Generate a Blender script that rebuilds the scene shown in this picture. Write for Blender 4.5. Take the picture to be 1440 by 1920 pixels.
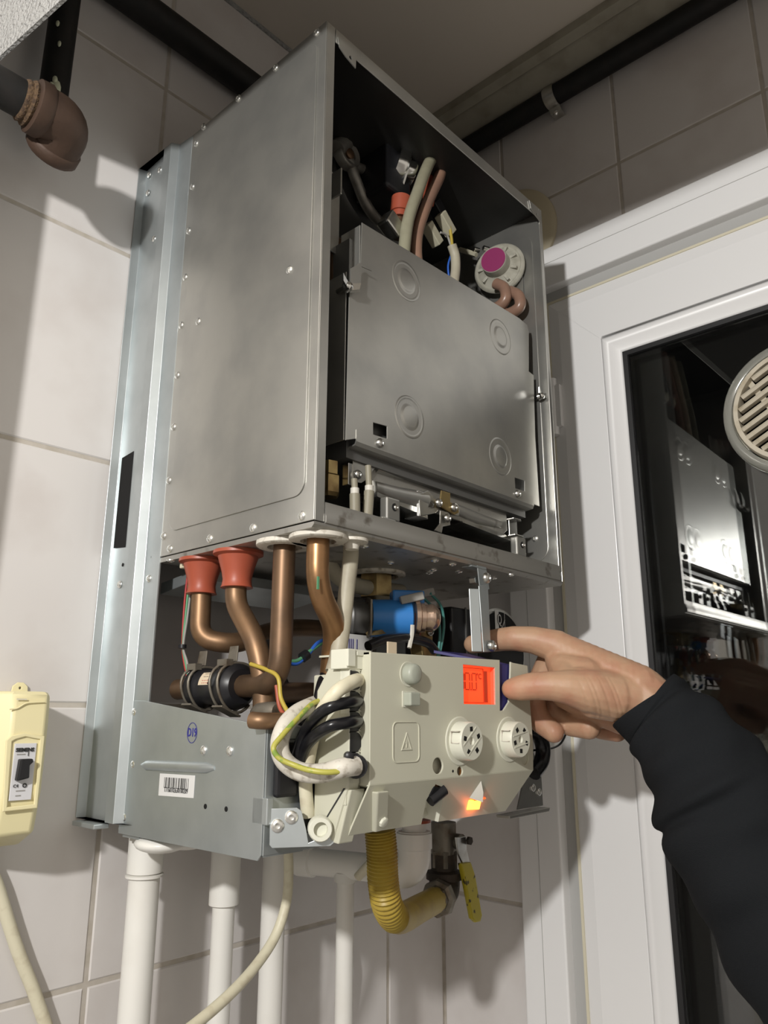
import bpy, bmesh, math, random
from mathutils import Vector, Matrix
random.seed(7)
for o in list(bpy.data.objects): bpy.data.objects.remove(o)
SC = bpy.context.scene
COL = SC.collection
# ---------------------------------------------------------------- camera (26 mm phone lens, tilted up 15 degrees)
FPX = 1438.5
CAM = Vector((-0.4602, -0.5103, -0.1737))
CR = Vector((0.6759, -0.7370, 0.0019)); CD = Vector((0.1896, 0.1715, -0.9668)); CF = Vector((0.7122, 0.6537, 0.2557))
cd_ = bpy.data.cameras.new('camera'); cam = bpy.data.objects.new('camera', cd_); COL.objects.link(cam)
cd_.sensor_fit = 'HORIZONTAL'; cd_.sensor_width = 36.0; cd_.lens = 36.0*FPX/1440; cd_.clip_start = 0.01
rm = Matrix((CR, -CD, -CF)).transposed().to_4x4(); rm.translation = CAM
cam.matrix_world = rm
SC.camera = cam
# ---------------------------------------------------------------- world, lamp, exposure
w = bpy.data.worlds.new('room_world'); SC.world = w; w.use_nodes = True
w.node_tree.nodes['Background'].inputs[0].default_value = (1.0, 0.91, 0.80, 1)
w.node_tree.nodes['Background'].inputs[1].default_value = 0.60
LAMP = Vector((-1.35, -0.595, 0.385))
ld = bpy.data.lights.new('ceiling_lamp', 'POINT'); ld.energy = 104; ld.color = (1.0, 0.975, 0.94); ld.shadow_soft_size = 0.035
lo = bpy.data.objects.new('ceiling_lamp', ld); lo.location = LAMP; COL.objects.link(lo)
SC.view_settings.view_transform = 'Standard'; SC.view_settings.look = 'None'
SC.view_settings.exposure = 0.0; SC.view_settings.gamma = 1.0; SC.view_settings.use_curve_mapping = False

# ---------------------------------------------------------------- helpers
WL = {}                                   # world location of every object (no rotations on parents)
def at(px, py, x=None, y=None, z=None):   # survey helper: sight line through a measured point met with a known plane
    d = CR*((px-720)/FPX) + CD*((py-960)/FPX) + CF
    if x is not None: t = (x-CAM.x)/d.x
    elif y is not None: t = (y-CAM.y)/d.y
    else: t = (z-CAM.z)/d.z
    return CAM + d*t
def dp(px, py, dist):
    return CAM + (CR*((px-720)/FPX) + CD*((py-960)/FPX) + CF)*dist
V = Vector
def empty(name, loc):
    o = bpy.data.objects.new(name, None); o.empty_display_size = 0.02; o.location = loc; COL.objects.link(o); WL[o] = V(loc); return o
def tag(o, label, cat, group=None):
    o['label'] = label; o['category'] = cat
    if group: o['group'] = group
    return o
def struct(o, label=None):
    o['kind'] = 'structure'
    if label: o['label'] = label
    return o
def adopt(o, loc, parent):
    WL[o] = V(loc); o.location = loc
    if parent is not None:
        o.parent = parent; o.matrix_parent_inverse = Matrix.Translation(-WL[parent])
    return o
def place(name, mesh, loc, parent=None, rot=None):
    o = bpy.data.objects.new(name, mesh); COL.objects.link(o)
    if rot is not None: o.rotation_euler = rot
    return adopt(o, loc, parent)

class MB:
    def __init__(s): s.v = []; s.f = []
    def add(s, vs, fs):
        n = len(s.v); s.v += [V(p) for p in vs]; s.f += [tuple(i+n for i in f) for f in fs]; return s
    def box(s, a, b, R=None, c=None):
        x0,y0,z0 = a; x1,y1,z1 = b
        vs = [V(p) for p in ((x0,y0,z0),(x1,y0,z0),(x1,y1,z0),(x0,y1,z0),(x0,y0,z1),(x1,y0,z1),(x1,y1,z1),(x0,y1,z1))]
        if R is not None: vs = [R @ p + c for p in vs]
        return s.add(vs, [(0,3,2,1),(4,5,6,7),(0,1,5,4),(1,2,6,5),(2,3,7,6),(3,0,4,7)])
    def prism(s, poly, d):                # closed polygon (3D points), extruded along d
        n = len(poly); p = [V(q) for q in poly]; d = V(d)
        return s.add(p + [q+d for q in p], [tuple(range(n-1,-1,-1)), tuple(range(n, 2*n))] + [(i, (i+1)%n, n+(i+1)%n, n+i) for i in range(n)])
    def rings(s, rings, cap=True, closed=True):
        n = len(rings[0]); vs = [p for r in rings for p in r]; fs = []
        for i in range(len(rings)-1):
            for j in range(n if closed else n-1):
                k = (j+1) % n
                fs.append((i*n+j, i*n+k, (i+1)*n+k, (i+1)*n+j))
        if cap: fs += [tuple(range(n-1,-1,-1)), tuple((len(rings)-1)*n+j for j in range(n))]
        return s.add(vs, fs)
    def tube(s, path, r, seg=16, cap=True, squash=None):
        P = [V(p) for p in path]; n = len(P)
        R = r if isinstance(r, (list, tuple)) else [r]*n
        T = [(P[min(i+1,n-1)]-P[max(i-1,0)]).normalized() for i in range(n)]
        u = T[0].orthogonal().normalized(); rings = []
        for i in range(n):
            u = (u - T[i]*u.dot(T[i])).normalized(); v = T[i].cross(u)
            rings.append([P[i] + (u*math.cos(a)+v*math.sin(a))*R[i] for a in (2*math.pi*k/seg for k in range(seg))])
        return s.rings(rings, cap)
    def lathe(s, c, axis, prof, seg=32):  # prof: (distance along axis, radius)
        c = V(c); ax = V(axis).normalized(); u = ax.orthogonal().normalized(); v = ax.cross(u)
        rings = [[c + ax*h + (u*math.cos(a)+v*math.sin(a))*max(r,1e-5) for a in (2*math.pi*k/seg for k in range(seg))] for h, r in prof]
        return s.rings(rings, True)
    def ball(s, c, r, n=10, m=8):
        c = V(c); rv = V(r) if hasattr(r, '__len__') else V((r,r,r))
        return s.rings([[c + V((rv.x*math.sin(t)*math.cos(p), rv.y*math.sin(t)*math.sin(p), rv.z*math.cos(t))) for p in (2*math.pi*k/n for k in range(n))] for t in (math.pi*(0.02+0.96*i/(m-1)) for i in range(m))], True)
    def build(s, name, mat, parent=None, smooth=35, bevel=None, seg=2, label=None):
        c = sum(s.v, V()) / len(s.v)
        me = bpy.data.meshes.new(name); me.from_pydata([p-c for p in s.v], [], s.f)
        return finish(name, me, c, mat, parent, smooth, bevel, seg, label)
def finish(name, me, c, mat, parent, smooth=35, bevel=None, seg=2, label=None):
    bm = bmesh.new(); bm.from_mesh(me); bmesh.ops.recalc_face_normals(bm, faces=bm.faces); bm.to_mesh(me); bm.free()
    me.materials.append(M[mat] if isinstance(mat, str) else mat)
    if smooth:
        me.polygons.foreach_set('use_smooth', [True]*len(me.polygons)); me.set_sharp_from_angle(angle=math.radians(smooth))
    o = place(name, me, c, parent)
    if bevel:
        b = o.modifiers.new('bevel', 'BEVEL'); b.width = bevel; b.segments = seg; b.limit_method = 'ANGLE'; b.angle_limit = math.radians(40)
    if label: o['label'] = label
    return o
def crom(pts, n=8):
    P = [V(p) for p in pts]; P = [P[0]*2-P[1]] + P + [P[-1]*2-P[-2]]; out = []
    for i in range(1, len(P)-2):
        a, b, c, d = P[i-1:i+3]
        for k in range(n):
            t = k/n
            out.append(0.5*((2*b) + (c-a)*t + (2*a-5*b+4*c-d)*t*t + (3*b-a-3*c+d)*t**3))
    out.append(P[-2]); return out
def tube(name, pts, r, mat, parent=None, n=8, seg=14, raw=False, label=None):
    return MB().tube([V(p) for p in pts] if raw else crom(pts, n), r, seg).build(name, mat, parent, 50, label=label)
def bend(pts, rad, n=7):                  # polyline with round elbows
    P = [V(p) for p in pts]; out = [P[0]]
    for i in range(1, len(P)-1):
        a = (P[i-1]-P[i]); b = (P[i+1]-P[i]); r = min(rad, a.length*0.48, b.length*0.48)
        p0 = P[i]+a.normalized()*r; p1 = P[i]+b.normalized()*r
        for k in range(n+1):
            t = k/n; out.append(p0*(1-t)**2 + P[i]*2*t*(1-t) + p1*t*t)
    out.append(P[-1]); return out
def plate(name, outline, o, u, v, thick, mat, parent=None, holes=(), bevel=0.0, smooth=30, label=None):
    """flat sheet drawn in the plane o + a*u + b*v, with real holes; thick goes along u x v"""
    cu = bpy.data.curves.new(name, 'CURVE'); cu.dimensions = '2D'; cu.fill_mode = 'BOTH'; cu.extrude = max(thick/2-bevel, 1e-5); cu.bevel_depth = bevel; cu.bevel_resolution = 1; cu.offset = -bevel
    for ring in [outline] + list(holes):
        sp = cu.splines.new('POLY'); sp.points.add(len(ring)-1); sp.use_cyclic_u = True
        for p, q in zip(sp.points, ring): p.co = (q[0], q[1], 0, 1)
    t = bpy.data.objects.new('t', cu); COL.objects.link(t)
    me = bpy.data.meshes.new_from_object(t); bpy.data.objects.remove(t); bpy.data.curves.remove(cu)
    return map_mesh(name, me, o, u, v, thick/2, mat, parent, smooth, label)
def map_mesh(name, me, o, u, v, off, mat, parent, smooth, label):
    o = V(o); u = V(u).normalized(); v = V(v).normalized(); n = u.cross(v)
    W = [o + u*p.co.x + v*p.co.y + n*(p.co.z+off) for p in me.vertices]
    c = sum(W, V())/len(W)
    for p, q in zip(me.vertices, W): p.co = q-c
    me.name = name; me.materials.clear()
    return finish(name, me, c, mat, parent, smooth, label=label)
def text(s, o, u, v, size, mat, parent, name='printed_text', depth=0.0002, align='CENTER', sx=1.0, bold=0.0):
    cu = bpy.data.curves.new('t', 'FONT'); cu.body = s; cu.size = size; cu.extrude = depth; cu.align_x = align; cu.align_y = 'CENTER'; cu.resolution_u = 2; cu.offset = bold
    t = bpy.data.objects.new('t', cu); COL.objects.link(t); me = bpy.data.meshes.new_from_object(t)
    bpy.data.objects.remove(t); bpy.data.curves.remove(cu)
    for p in me.vertices: p.co.x *= sx
    return map_mesh(name, me, o, u, v, 0, mat, parent, 0, None)
def uv_poly(pts3, o, u, v):
    o = V(o); return [((V(p)-o).dot(V(u)), (V(p)-o).dot(V(v))) for p in pts3]
def circ(cx, cy, r, n=20, ry=None): return [(cx+r*math.cos(2*math.pi*k/n), cy+(ry or r)*math.sin(2*math.pi*k/n)) for k in range(n)]
def rrect(x0, y0, x1, y1, r, n=5):
    out = []
    for cx, cy, a in ((x1-r,y1-r,0),(x0+r,y1-r,90),(x0+r,y0+r,180),(x1-r,y0+r,270)):
        out += [(cx+r*math.cos(math.radians(a+90*k/n)), cy+r*math.sin(math.radians(a+90*k/n))) for k in range(n+1)]
    return out
X, Y, Z = V((1,0,0)), V((0,1,0)), V((0,0,1))

# ---------------------------------------------------------------- materials
M = {}
def mat(name, col, rough=0.5, metal=0.0, noise=None, bump=None, spec=0.5, emit=None, estr=0, trans=0, ior=1.45, coat=0, sss=0, alpha=1):
    m = bpy.data.materials.new(name); m.use_nodes = True; nt = m.node_tree; b = nt.nodes['Principled BSDF']; L = nt.links
    b.inputs['Base Color'].default_value = (*col, 1); b.inputs['Roughness'].default_value = rough; b.inputs['Metallic'].default_value = metal
    b.inputs['Specular IOR Level'].default_value = spec; b.inputs['Transmission Weight'].default_value = trans; b.inputs['IOR'].default_value = ior
    b.inputs['Coat Weight'].default_value = coat; b.inputs['Subsurface Weight'].default_value = sss
    if sss: b.inputs['Subsurface Radius'].default_value = (0.012, 0.005, 0.003); b.inputs['Subsurface Scale'].default_value = 0.6
    if emit: b.inputs['Emission Color'].default_value = (*emit, 1); b.inputs['Emission Strength'].default_value = estr
    geo = nt.nodes.new('ShaderNodeNewGeometry')
    def nz(scale, detail=4, stretch=None):
        n = nt.nodes.new('ShaderNodeTexNoise'); n.inputs['Scale'].default_value = scale; n.inputs['Detail'].default_value = detail
        if stretch:
            mp = nt.nodes.new('ShaderNodeMapping'); mp.inputs['Scale'].default_value = stretch; L.new(geo.outputs['Position'], mp.inputs[0]); L.new(mp.outputs[0], n.inputs['Vector'])
        else: L.new(geo.outputs['Position'], n.inputs['Vector'])
        return n
    if noise:                              # (scale, second colour, low, high[, stretch])
        n = nz(noise[0], 5, noise[4] if len(noise) > 4 else None); r = nt.nodes.new('ShaderNodeMapRange'); r.inputs[1].default_value = noise[2]; r.inputs[2].default_value = noise[3]
        mx = nt.nodes.new('ShaderNodeMix'); mx.data_type = 'RGBA'; mx.inputs[6].default_value = (*col, 1); mx.inputs[7].default_value = (*noise[1], 1)
        L.new(n.outputs[0], r.inputs[0]); L.new(r.outputs[0], mx.inputs[0]); L.new(mx.outputs[2], b.inputs['Base Color'])
    if bump:                               # (scale, strength, distance[, stretch])
        n = nz(bump[0], 3, bump[3] if len(bump) > 3 else None); bp = nt.nodes.new('ShaderNodeBump'); bp.inputs['Strength'].default_value = bump[1]; bp.inputs['Distance'].default_value = bump[2]
        L.new(n.outputs[0], bp.inputs['Height']); L.new(bp.outputs[0], b.inputs['Normal'])
    M[name] = m; return m
mat('tile', (0.66,0.635,0.62), 0.22, noise=(8, (0.60,0.565,0.545), 0.48, 0.70), bump=(30, 0.06, 0.002))
mat('grout', (0.50,0.46,0.41), 0.9, noise=(60, (0.42,0.38,0.32), 0.4, 0.7))
mat('ceiling_paint', (0.62,0.57,0.50), 0.9, bump=(70, 0.1, 0.002))
mat('plaster', (0.42,0.42,0.41), 0.7, bump=(200, 1.0, 0.012))
mat('pvc_white', (0.80,0.80,0.80), 0.28)
mat('gasket_cream', (0.66,0.62,0.48), 0.5)
mat('gasket_grey', (0.42,0.42,0.41), 0.6)
mat('rubber_black', (0.012,0.012,0.013), 0.5)
mat('glass', (0.95,0.97,0.97), 0.0, trans=1.0, ior=1.5)
mat('night', (0.006,0.006,0.008), 0.9)
mat('galvanized', (0.52,0.56,0.57), 0.42, 0.8, noise=(22, (0.46,0.50,0.51), 0.38, 0.66), bump=(160, 0.03, 0.001))
mat('steel', (0.54,0.535,0.50), 0.34, 0.85, noise=(14, (0.44,0.44,0.42), 0.4, 0.7), bump=(5, 0.05, 0.01))
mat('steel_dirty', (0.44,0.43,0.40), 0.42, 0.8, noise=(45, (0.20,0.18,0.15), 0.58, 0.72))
mat('steel_dark', (0.16,0.16,0.155), 0.5, 0.6)
mat('chrome', (0.72,0.72,0.70), 0.2, 1.0)
mat('bare_steel', (0.62,0.62,0.60), 0.28, 1.0, noise=(50, (0.45,0.43,0.38), 0.45, 0.7))
mat('rivet_metal', (0.80,0.80,0.77), 0.25, 0.9)
mat('hole_black', (0.004,0.004,0.004), 0.9)
mat('copper', (0.25,0.15,0.082), 0.45, 0.7, noise=(26, (0.155,0.098,0.06), 0.42, 0.68))
mat('copper_bright', (0.36,0.20,0.095), 0.36, 0.8, noise=(26, (0.22,0.13,0.065), 0.42, 0.7))
mat('copper_brown', (0.18,0.11,0.065), 0.45, 0.7, noise=(30, (0.11,0.072,0.045), 0.4, 0.7))
mat('silicone_red', (0.36,0.08,0.042), 0.42, noise=(20, (0.30,0.065,0.035), 0.4, 0.7))
mat('plastic_beige', (0.56,0.555,0.45), 0.42, bump=(600, 0.04, 0.0005))
mat('plastic_light', (0.66,0.66,0.56), 0.38)
mat('plastic_button', (0.36,0.38,0.32), 0.4)
mat('cable_cream', (0.70,0.66,0.50), 0.45, noise=(80, (0.58,0.52,0.38), 0.5, 0.75))
mat('cable_dirty', (0.62,0.59,0.52), 0.5, noise=(120, (0.30,0.26,0.20), 0.52, 0.7))
mat('hose_grey', (0.42,0.39,0.30), 0.5, noise=(40, (0.33,0.30,0.23), 0.4, 0.7))
mat('hose_clear', (0.29,0.28,0.20), 0.3, noise=(30, (0.23,0.215,0.15), 0.4, 0.7))
mat('hose_pink', (0.28,0.165,0.115), 0.3, noise=(30, (0.22,0.135,0.10), 0.4, 0.7))
mat('cable_black', (0.008,0.008,0.010), 0.28)
mat('black_plastic', (0.012,0.012,0.014), 0.38)
mat('wire_yellow', (0.42,0.32,0.05), 0.4)
mat('wire_yellowgreen', (0.42,0.40,0.08), 0.4, noise=(90, (0.22,0.32,0.06), 0.55, 0.6))
mat('wire_red', (0.35,0.03,0.03), 0.4)
mat('wire_green', (0.10,0.30,0.16), 0.4)
mat('wire_teal', (0.06,0.22,0.20), 0.4)
mat('wire_blue', (0.03,0.12,0.50), 0.4)
mat('wire_grey', (0.30,0.29,0.27), 0.5)
mat('coil_blue', (0.035,0.20,0.55), 0.35)
mat('brass', (0.42,0.32,0.15), 0.35, 0.9, noise=(60, (0.25,0.17,0.08), 0.45, 0.7))
mat('brass_pink', (0.62,0.46,0.36), 0.22, 0.9)
mat('foil_navy', (0.035,0.03,0.15), 0.5)
mat('lcd_orange', (0.9,0.08,0.02), 0.4, emit=(1.0,0.066,0.016), estr=0.95)
mat('lcd_edge', (0.8,0.12,0.06), 0.25, emit=(1.0,0.10,0.04), estr=0.28)
mat('lcd_digit', (0.25,0.03,0.01), 0.5, emit=(0.45,0.022,0.004), estr=0.6)
mat('led_core', (1,0.45,0.05), 0.4, emit=(1.0,0.30,0.03), estr=6)
mat('led_glow', (0.9,0.15,0.04), 0.35, emit=(1.0,0.10,0.015), estr=1.6)
mat('sticker_white', (0.66,0.66,0.65), 0.45)
mat('ink_black', (0.03,0.03,0.03), 0.6)
mat('ink_blue', (0.03,0.03,0.22), 0.6)
mat('ink_white', (0.62,0.62,0.60), 0.6)
mat('ink_red', (0.5,0.06,0.04), 0.6)
mat('label_cream', (0.62,0.52,0.38), 0.6)
mat('magenta', (0.24,0.03,0.11), 0.35)
mat('switch_white', (0.40,0.39,0.33), 0.4, noise=(60, (0.28,0.27,0.22), 0.4, 0.7))
mat('fan_cast', (0.34,0.33,0.30), 0.45, 0.6, noise=(50, (0.2,0.19,0.17), 0.4, 0.7))
mat('connector', (0.42,0.40,0.30), 0.5)
mat('white_ppr', (0.78,0.77,0.73), 0.35, noise=(12, (0.72,0.70,0.65), 0.5, 0.75))
mat('hose_yellow', (0.40,0.29,0.045), 0.42, noise=(40, (0.31,0.215,0.04), 0.45, 0.7))
mat('lever_yellow', (0.42,0.35,0.02), 0.4, noise=(120, (0.05,0.04,0.01), 0.60, 0.66))
mat('cast_dark', (0.035,0.028,0.022), 0.6, 0.3, noise=(60, (0.07,0.05,0.035), 0.4, 0.7))
mat('valve_nickel', (0.22,0.20,0.165), 0.5, 0.7, noise=(60, (0.12,0.09,0.06), 0.45, 0.7))
mat('pipe_black', (0.006,0.006,0.006), 0.6, noise=(40, (0.013,0.011,0.010), 0.45, 0.7))
mat('rust', (0.068,0.040,0.027), 0.6, 0.2, noise=(22, (0.045,0.027,0.019), 0.4, 0.7), bump=(120, 0.3, 0.002))
mat('hemp', (0.095,0.058,0.03), 0.9, noise=(200, (0.05,0.03,0.018), 0.45, 0.6), bump=(300, 0.9, 0.003))
mat('paint_drip', (0.50,0.52,0.38), 0.6)
mat('breaker_cream', (0.78,0.71,0.43), 0.4)
mat('breaker_white', (0.64,0.64,0.66), 0.4)
mat('flue_white', (0.72,0.70,0.62), 0.45)
mat('rosette_cream', (0.56,0.50,0.36), 0.5)
mat('trim_grey', (0.34,0.32,0.26), 0.7, noise=(18, (0.25,0.23,0.18), 0.45, 0.7))
mat('vent_beige', (0.55,0.50,0.40), 0.45, noise=(40, (0.36,0.30,0.20), 0.5, 0.75))
mat('vent_clear', (0.75,0.75,0.68), 0.12, trans=0.75, ior=1.45)
mat('skin', (0.46,0.29,0.185), 0.5, sss=0.2, noise=(30, (0.42,0.22,0.14), 0.42, 0.66), bump=(160, 0.25, 0.0015))
mat('nail', (0.55,0.34,0.27), 0.3)
mat('fabric_black', (0.012,0.0135,0.0155), 0.95, spec=0.15, bump=(900, 0.5, 0.001))
mat('lead_white', (0.60,0.58,0.52), 0.5)
mat('electrode', (0.26,0.24,0.18), 0.5)
mat('shade_dark', (0.03,0.03,0.029), 0.45, 0.3)  # near-black colour carries the shade under the chamber top
mat('floor_tile', (0.30,0.29,0.28), 0.5)

# ================================================================ THE ROOM
YW, XW, ZC = 0.37, 0.6465, 0.975
# back wall: grout bed with proud tiles
wb = struct(MB().box((-1.0,YW+0.0014,-1.3),(XW+0.12,YW+0.1,ZC+0.06)).build('wall_back','grout'), 'wall of pale marbled tiles behind the boiler')
wr = MB(); wr.box((XW+0.0014,0.200,-1.3),(XW+0.1,YW+0.0014,ZC+0.06)); wr.box((XW+0.0014,-1.2,0.634),(XW+0.1,0.200,ZC+0.06)); wr.box((XW+0.0014,-1.6,-1.3),(XW+0.1,-1.2,ZC+0.06))
wr = struct(wr.build('wall_right','grout'), 'tiled wall around the white glazed door')
tile_cache = {}
def tile(kind, a0, a1, z0, z1, parent):
    key = (kind, round(a1-a0,4), round(z1-z0,4)); g = 0.0028
    w_, h_ = (a1-a0)-2*g, (z1-z0)-2*g
    if w_ < 0.004 or h_ < 0.004: return
    if key not in tile_cache:
        b = MB(); e = 0.0016
        if kind == 'b':
            b.rings([[V((sx*(w_/2-i), yy, sz*(h_/2-i))) for sx, sz in ((-1,-1),(1,-1),(1,1),(-1,1))] for yy, i in ((0.0,e),(0.0012,0.0),(0.007,0.0))])
        else:
            b.rings([[V((yy, sx*(w_/2-i), sz*(h_/2-i))) for sx, sz in ((-1,-1),(1,-1),(1,1),(-1,1))] for yy, i in ((0.0,e),(0.0012,0.0),(0.007,0.0))])
        me = bpy.data.meshes.new('tile'); me.from_pydata(b.v, [], b.f); bm = bmesh.new(); bm.from_mesh(me); bmesh.ops.recalc_face_normals(bm, faces=bm.faces); bm.to_mesh(me); bm.free()
        me.materials.append(M['tile']); tile_cache[key] = me
    c = (a0+a1)/2, (z0+z1)/2
    if kind == 'b': place('tile', tile_cache[key], (c[0], YW, c[1]), parent)
    else: place('tile', tile_cache[key], (XW, c[0], c[1]), parent)
for i in range(-3, 3):
    for j in range(-3, 6):
        x0, x1 = 0.0165+0.247*i, min(0.0165+0.247*(i+1), XW); z0, z1 = -0.461+0.2975*j, min(-0.461+0.2975*(j+1), ZC)
        if x0 < XW-0.02 and z0 < ZC-0.02: tile('b', x0, x1, z0, z1, wb)
for j in range(-3, 6):
    z0, z1 = -0.458+0.3025*j, min(-0.458+0.3025*(j+1), ZC)
    if z0 < ZC-0.02: tile('r', 0.200 if z0 < 0.6 else 0.192, YW, z0, z1, wr)
    for i in range(1, 6):
        y1 = 0.192-0.236*(i-1); y0 = y1-0.236; zz = max(z0, 0.634)
        if zz < z1-0.02: tile('r', y0, y1, zz, z1, wr)
struct(MB().box((-1.0,-1.6,ZC),(XW+0.1,YW+0.1,ZC+0.06)).build('ceiling','ceiling_paint'), 'dull painted ceiling above the boiler')
struct(MB().box((-9,-9,-1.36),(XW+0.1,YW+0.1,-1.3)).build('floor','floor_tile'), 'grey floor below the boiler')
# lip of rough plaster over the opening on the left, its edge runs almost along y
ex = lambda y: -0.2229-(y-0.159)*0.1183
lin = MB().prism([(ex(YW), YW, 0.536), (ex(-1.2), -1.2, 0.536), (ex(-1.2)+0.004, -1.2, 0.536), (ex(YW)+0.004, YW, 0.536)], (0,0,ZC-0.536))
lin.box((-0.272,0.282,-1.3),(-0.242,YW,0.536))
struct(lin.build('wall_left','plaster', smooth=0), 'rough white plaster lip of the opening at upper left')
# moulding where ceiling and right wall meet
tr = MB().prism([(0.535,YW,ZC),(0.535,YW,0.957),(0.552,YW,0.952),(0.556,YW,0.957),(0.560,YW,0.952),(XW,YW,0.945),(XW,YW,ZC)], (0,-1.6,0))
struct(tr.build('trim_1','trim_grey', smooth=0), 'grey stepped moulding along ceiling over the door wall')
# black box added beyond the glass, hides the bright world and stands for night
nb = MB(); nb.box((1.9,-1.6,-1.4),(1.92,0.6,1.4)); nb.box((0.75,0.58,-1.4),(1.9,0.6,1.4)); nb.box((0.75,-1.6,-1.4),(1.9,-1.58,1.4)); nb.box((0.75,-1.6,1.38),(1.9,0.6,1.4)); nb.box((0.75,-1.6,-1.4),(1.9,0.6,-1.38))
struct(nb.build('night_box','night', smooth=0), 'added black box standing in for the night behind the door glass')

# ---------------------------------------------------------------- door
door = empty('door_1', (0.64,-0.3,-1.3)); struct(door, 'white plastic door with a large dark glass pane')
FX, SX = 0.625, 0.638
f = MB(); f.box((FX,0.128,-1.3),(0.75,0.2005,0.635)); f.box((FX,-1.2,0.557),(0.75,0.128,0.635)); f.build('door_frame','pvc_white',door,0,0.003,3)
f = MB(); f.box((FX-0.0006,0.166,-1.3),(FX+0.001,0.1668,0.604)); f.box((FX-0.0006,-1.2,0.6035),(FX+0.001,0.166,0.6043)); f.build('frame_seam','gasket_grey',door,0)
f = MB(); f.box((0.6445,0.106,-1.3),(0.75,0.128,0.557)); f.box((0.6445,-1.2,0.533),(0.75,0.106,0.557)); f.build('frame_rebate','gasket_grey',door,0)
f = MB(); f.box((0.6405,0.1055,-1.3),(0.65,0.1095,0.5365)); f.box((0.6405,-1.2,0.5325),(0.65,0.1055,0.5365)); f.build('gasket','gasket_cream',door,0)
def sweep(prof, x_in, z_in):              # prof: (x, inward distance from the outer edge); left member then top member, mitred
    pts_b = [V((x, x_in-d, -1.3)) for x, d in prof]; pts_c = [V((x, x_in-d, z_in-d)) for x, d in prof]; pts_r = [V((x, -1.2, z_in-d)) for x, d in prof]
    return MB().rings([pts_b, pts_c, pts_r], True)
sweep([(0.646,0),(SX+0.004,0),(SX,0.022),(SX,0.0973),(0.66,0.0973),(0.66,0)],0.106,0.533).build('sash','pvc_white',door,0,0.0015)
sweep([(0.66,0),(SX-0.0005,0.0),(SX-0.003,0.004),(SX-0.002,0.009),(SX+0.003,0.013),(SX+0.010,0.026),(SX+0.014,0.0295),(0.66,0.0295)],0.0085,0.4315).build('glazing_bead','pvc_white',door,60)
f = sweep([(0.654,0),(0.649,0.0005),(0.650,0.008),(0.654,0.009)],-0.0205,0.4025).build('glass_gasket','rubber_black',door,0)
MB().prism([(SX-0.0006,0.0838,0.5112),(SX-0.0006,0.0832,0.5106),(SX-0.0006,0.0086,0.4312),(SX-0.0006,0.0092,0.4318)],(0.001,0,0)).build('mitre_seam','gasket_grey',door,0)
for gx in (0.6545, 0.6745):
    MB().box((gx,-1.2,-1.3),(gx+0.004,-0.0215,0.4015)).build('glass_pane','glass',door,0)
h = MB(); h.lathe((0.633,0.1015,0.285),Z,[(0,0.0065),(0.098,0.0065)],16); h.box((0.630,0.087,0.297),(0.640,0.1015,0.372)); hg = h.build('hinge','pvc_white',door,40)
for zz in (0.283, 0.371): MB().lathe((0.633,0.1015,zz),Z,[(0,0.0078),(0.014,0.0078)],16).build('hinge_cap','pvc_white',hg,40)
# round slatted vent set in the glass
vy, vz, vx = -0.265, 0.2377, 0.632
vent = tag(empty('glass_vent', (vx,vy,vz)), 'round slatted plastic vent set in the dark door glass', 'vent')
MB().lathe((0.6535,vy,vz),-X,[(0,0.0985),(0.008,0.0985),(0.014,0.0965),(0.018,0.090),(0.016,0.0845),(0.006,0.0835),(0,0.0835)],48).build('clear_ring','vent_clear',vent,60)
MB().lathe((0.6535,vy,vz),-X,[(0,0.0825),(0.016,0.0825),(0.022,0.080),(0.022,0.074),(0.002,0.073),(0.001,0.05),(0.0,0.0)],48).build('vent_body','vent_beige',vent,40)
ca, sa = math.cos(math.radians(27)), math.sin(math.radians(27))
du, dv = V((0,-ca,sa)), V((0,sa,ca))
for k in range(-5, 6):
    c0 = k*0.0135; L_ = math.sqrt(max(0.0745**2-(abs(c0)+0.004)**2, 0))
    if L_ < 0.012: continue
    c = V((vx,vy,vz)) + dv*c0
    prof = [(-0.0038,0.010),(-0.0033,0.001),(0.0,-0.0012),(0.0033,0.001),(0.0038,0.010)]
    MB().rings([[c + du*s_ + dv*a + X*b for a, b in prof] for s_ in (-L_, L_)]).build('vent_slat','vent_beige',vent,40)
for k in (-1,1): MB().box((-0.002,-0.004,-0.073),(0.002,0.004,0.073), Matrix((X,du,dv)).transposed(), V((vx+0.012,vy,vz))+du*0.027*k).build('vent_rib','vent_beige',vent,0)
MB().lathe((0.6505,vy,vz),-X,[(0,0.0735),(0.0012,0.0735)],40).build('vent_backing','hole_black',vent,0)

# ---------------------------------------------------------------- black gas pipes
bp = tag(tube('gas_pipe', [(-0.9,0.345,0.812),(0.62,0.345,0.812)], 0.0225, 'pipe_black', raw=True, seg=20), 'thick black pipe on the back wall above the boiler', 'pipe')
rp = tag(tube('gas_pipe', [(0.618,0.33,0.935),(0.618,-1.4,0.935)], 0.0185, 'pipe_black', raw=True, seg=20), 'black pipe under the ceiling moulding above the door', 'pipe')
cl = tag(empty('pipe_clamp', (0.64,0.058,0.935)), 'galvanised band clamp holding the black pipe above the door', 'clamp')
band = MB(); cy_, cz_ = 0.618, 0.935
ring = [(cy_+0.0205*math.cos(a), cz_+0.0205*math.sin(a)) for a in (math.radians(75+210*k/16) for k in range(17))]
ring = [(0.6440,0.9635),(0.6290,0.9615)] + ring + [(0.6290,0.9085),(0.6440,0.9065)]
band.rings([[V((p[0]+ox, yy, p[1]+oz)) for yy, ox, oz in ((0.047,0,0),(0.069,0,0),(0.069,0.0012,0.0005),(0.047,0.0012,0.0005))] for p in ring])
band.build('clamp_band','bare_steel',cl,40)
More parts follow.
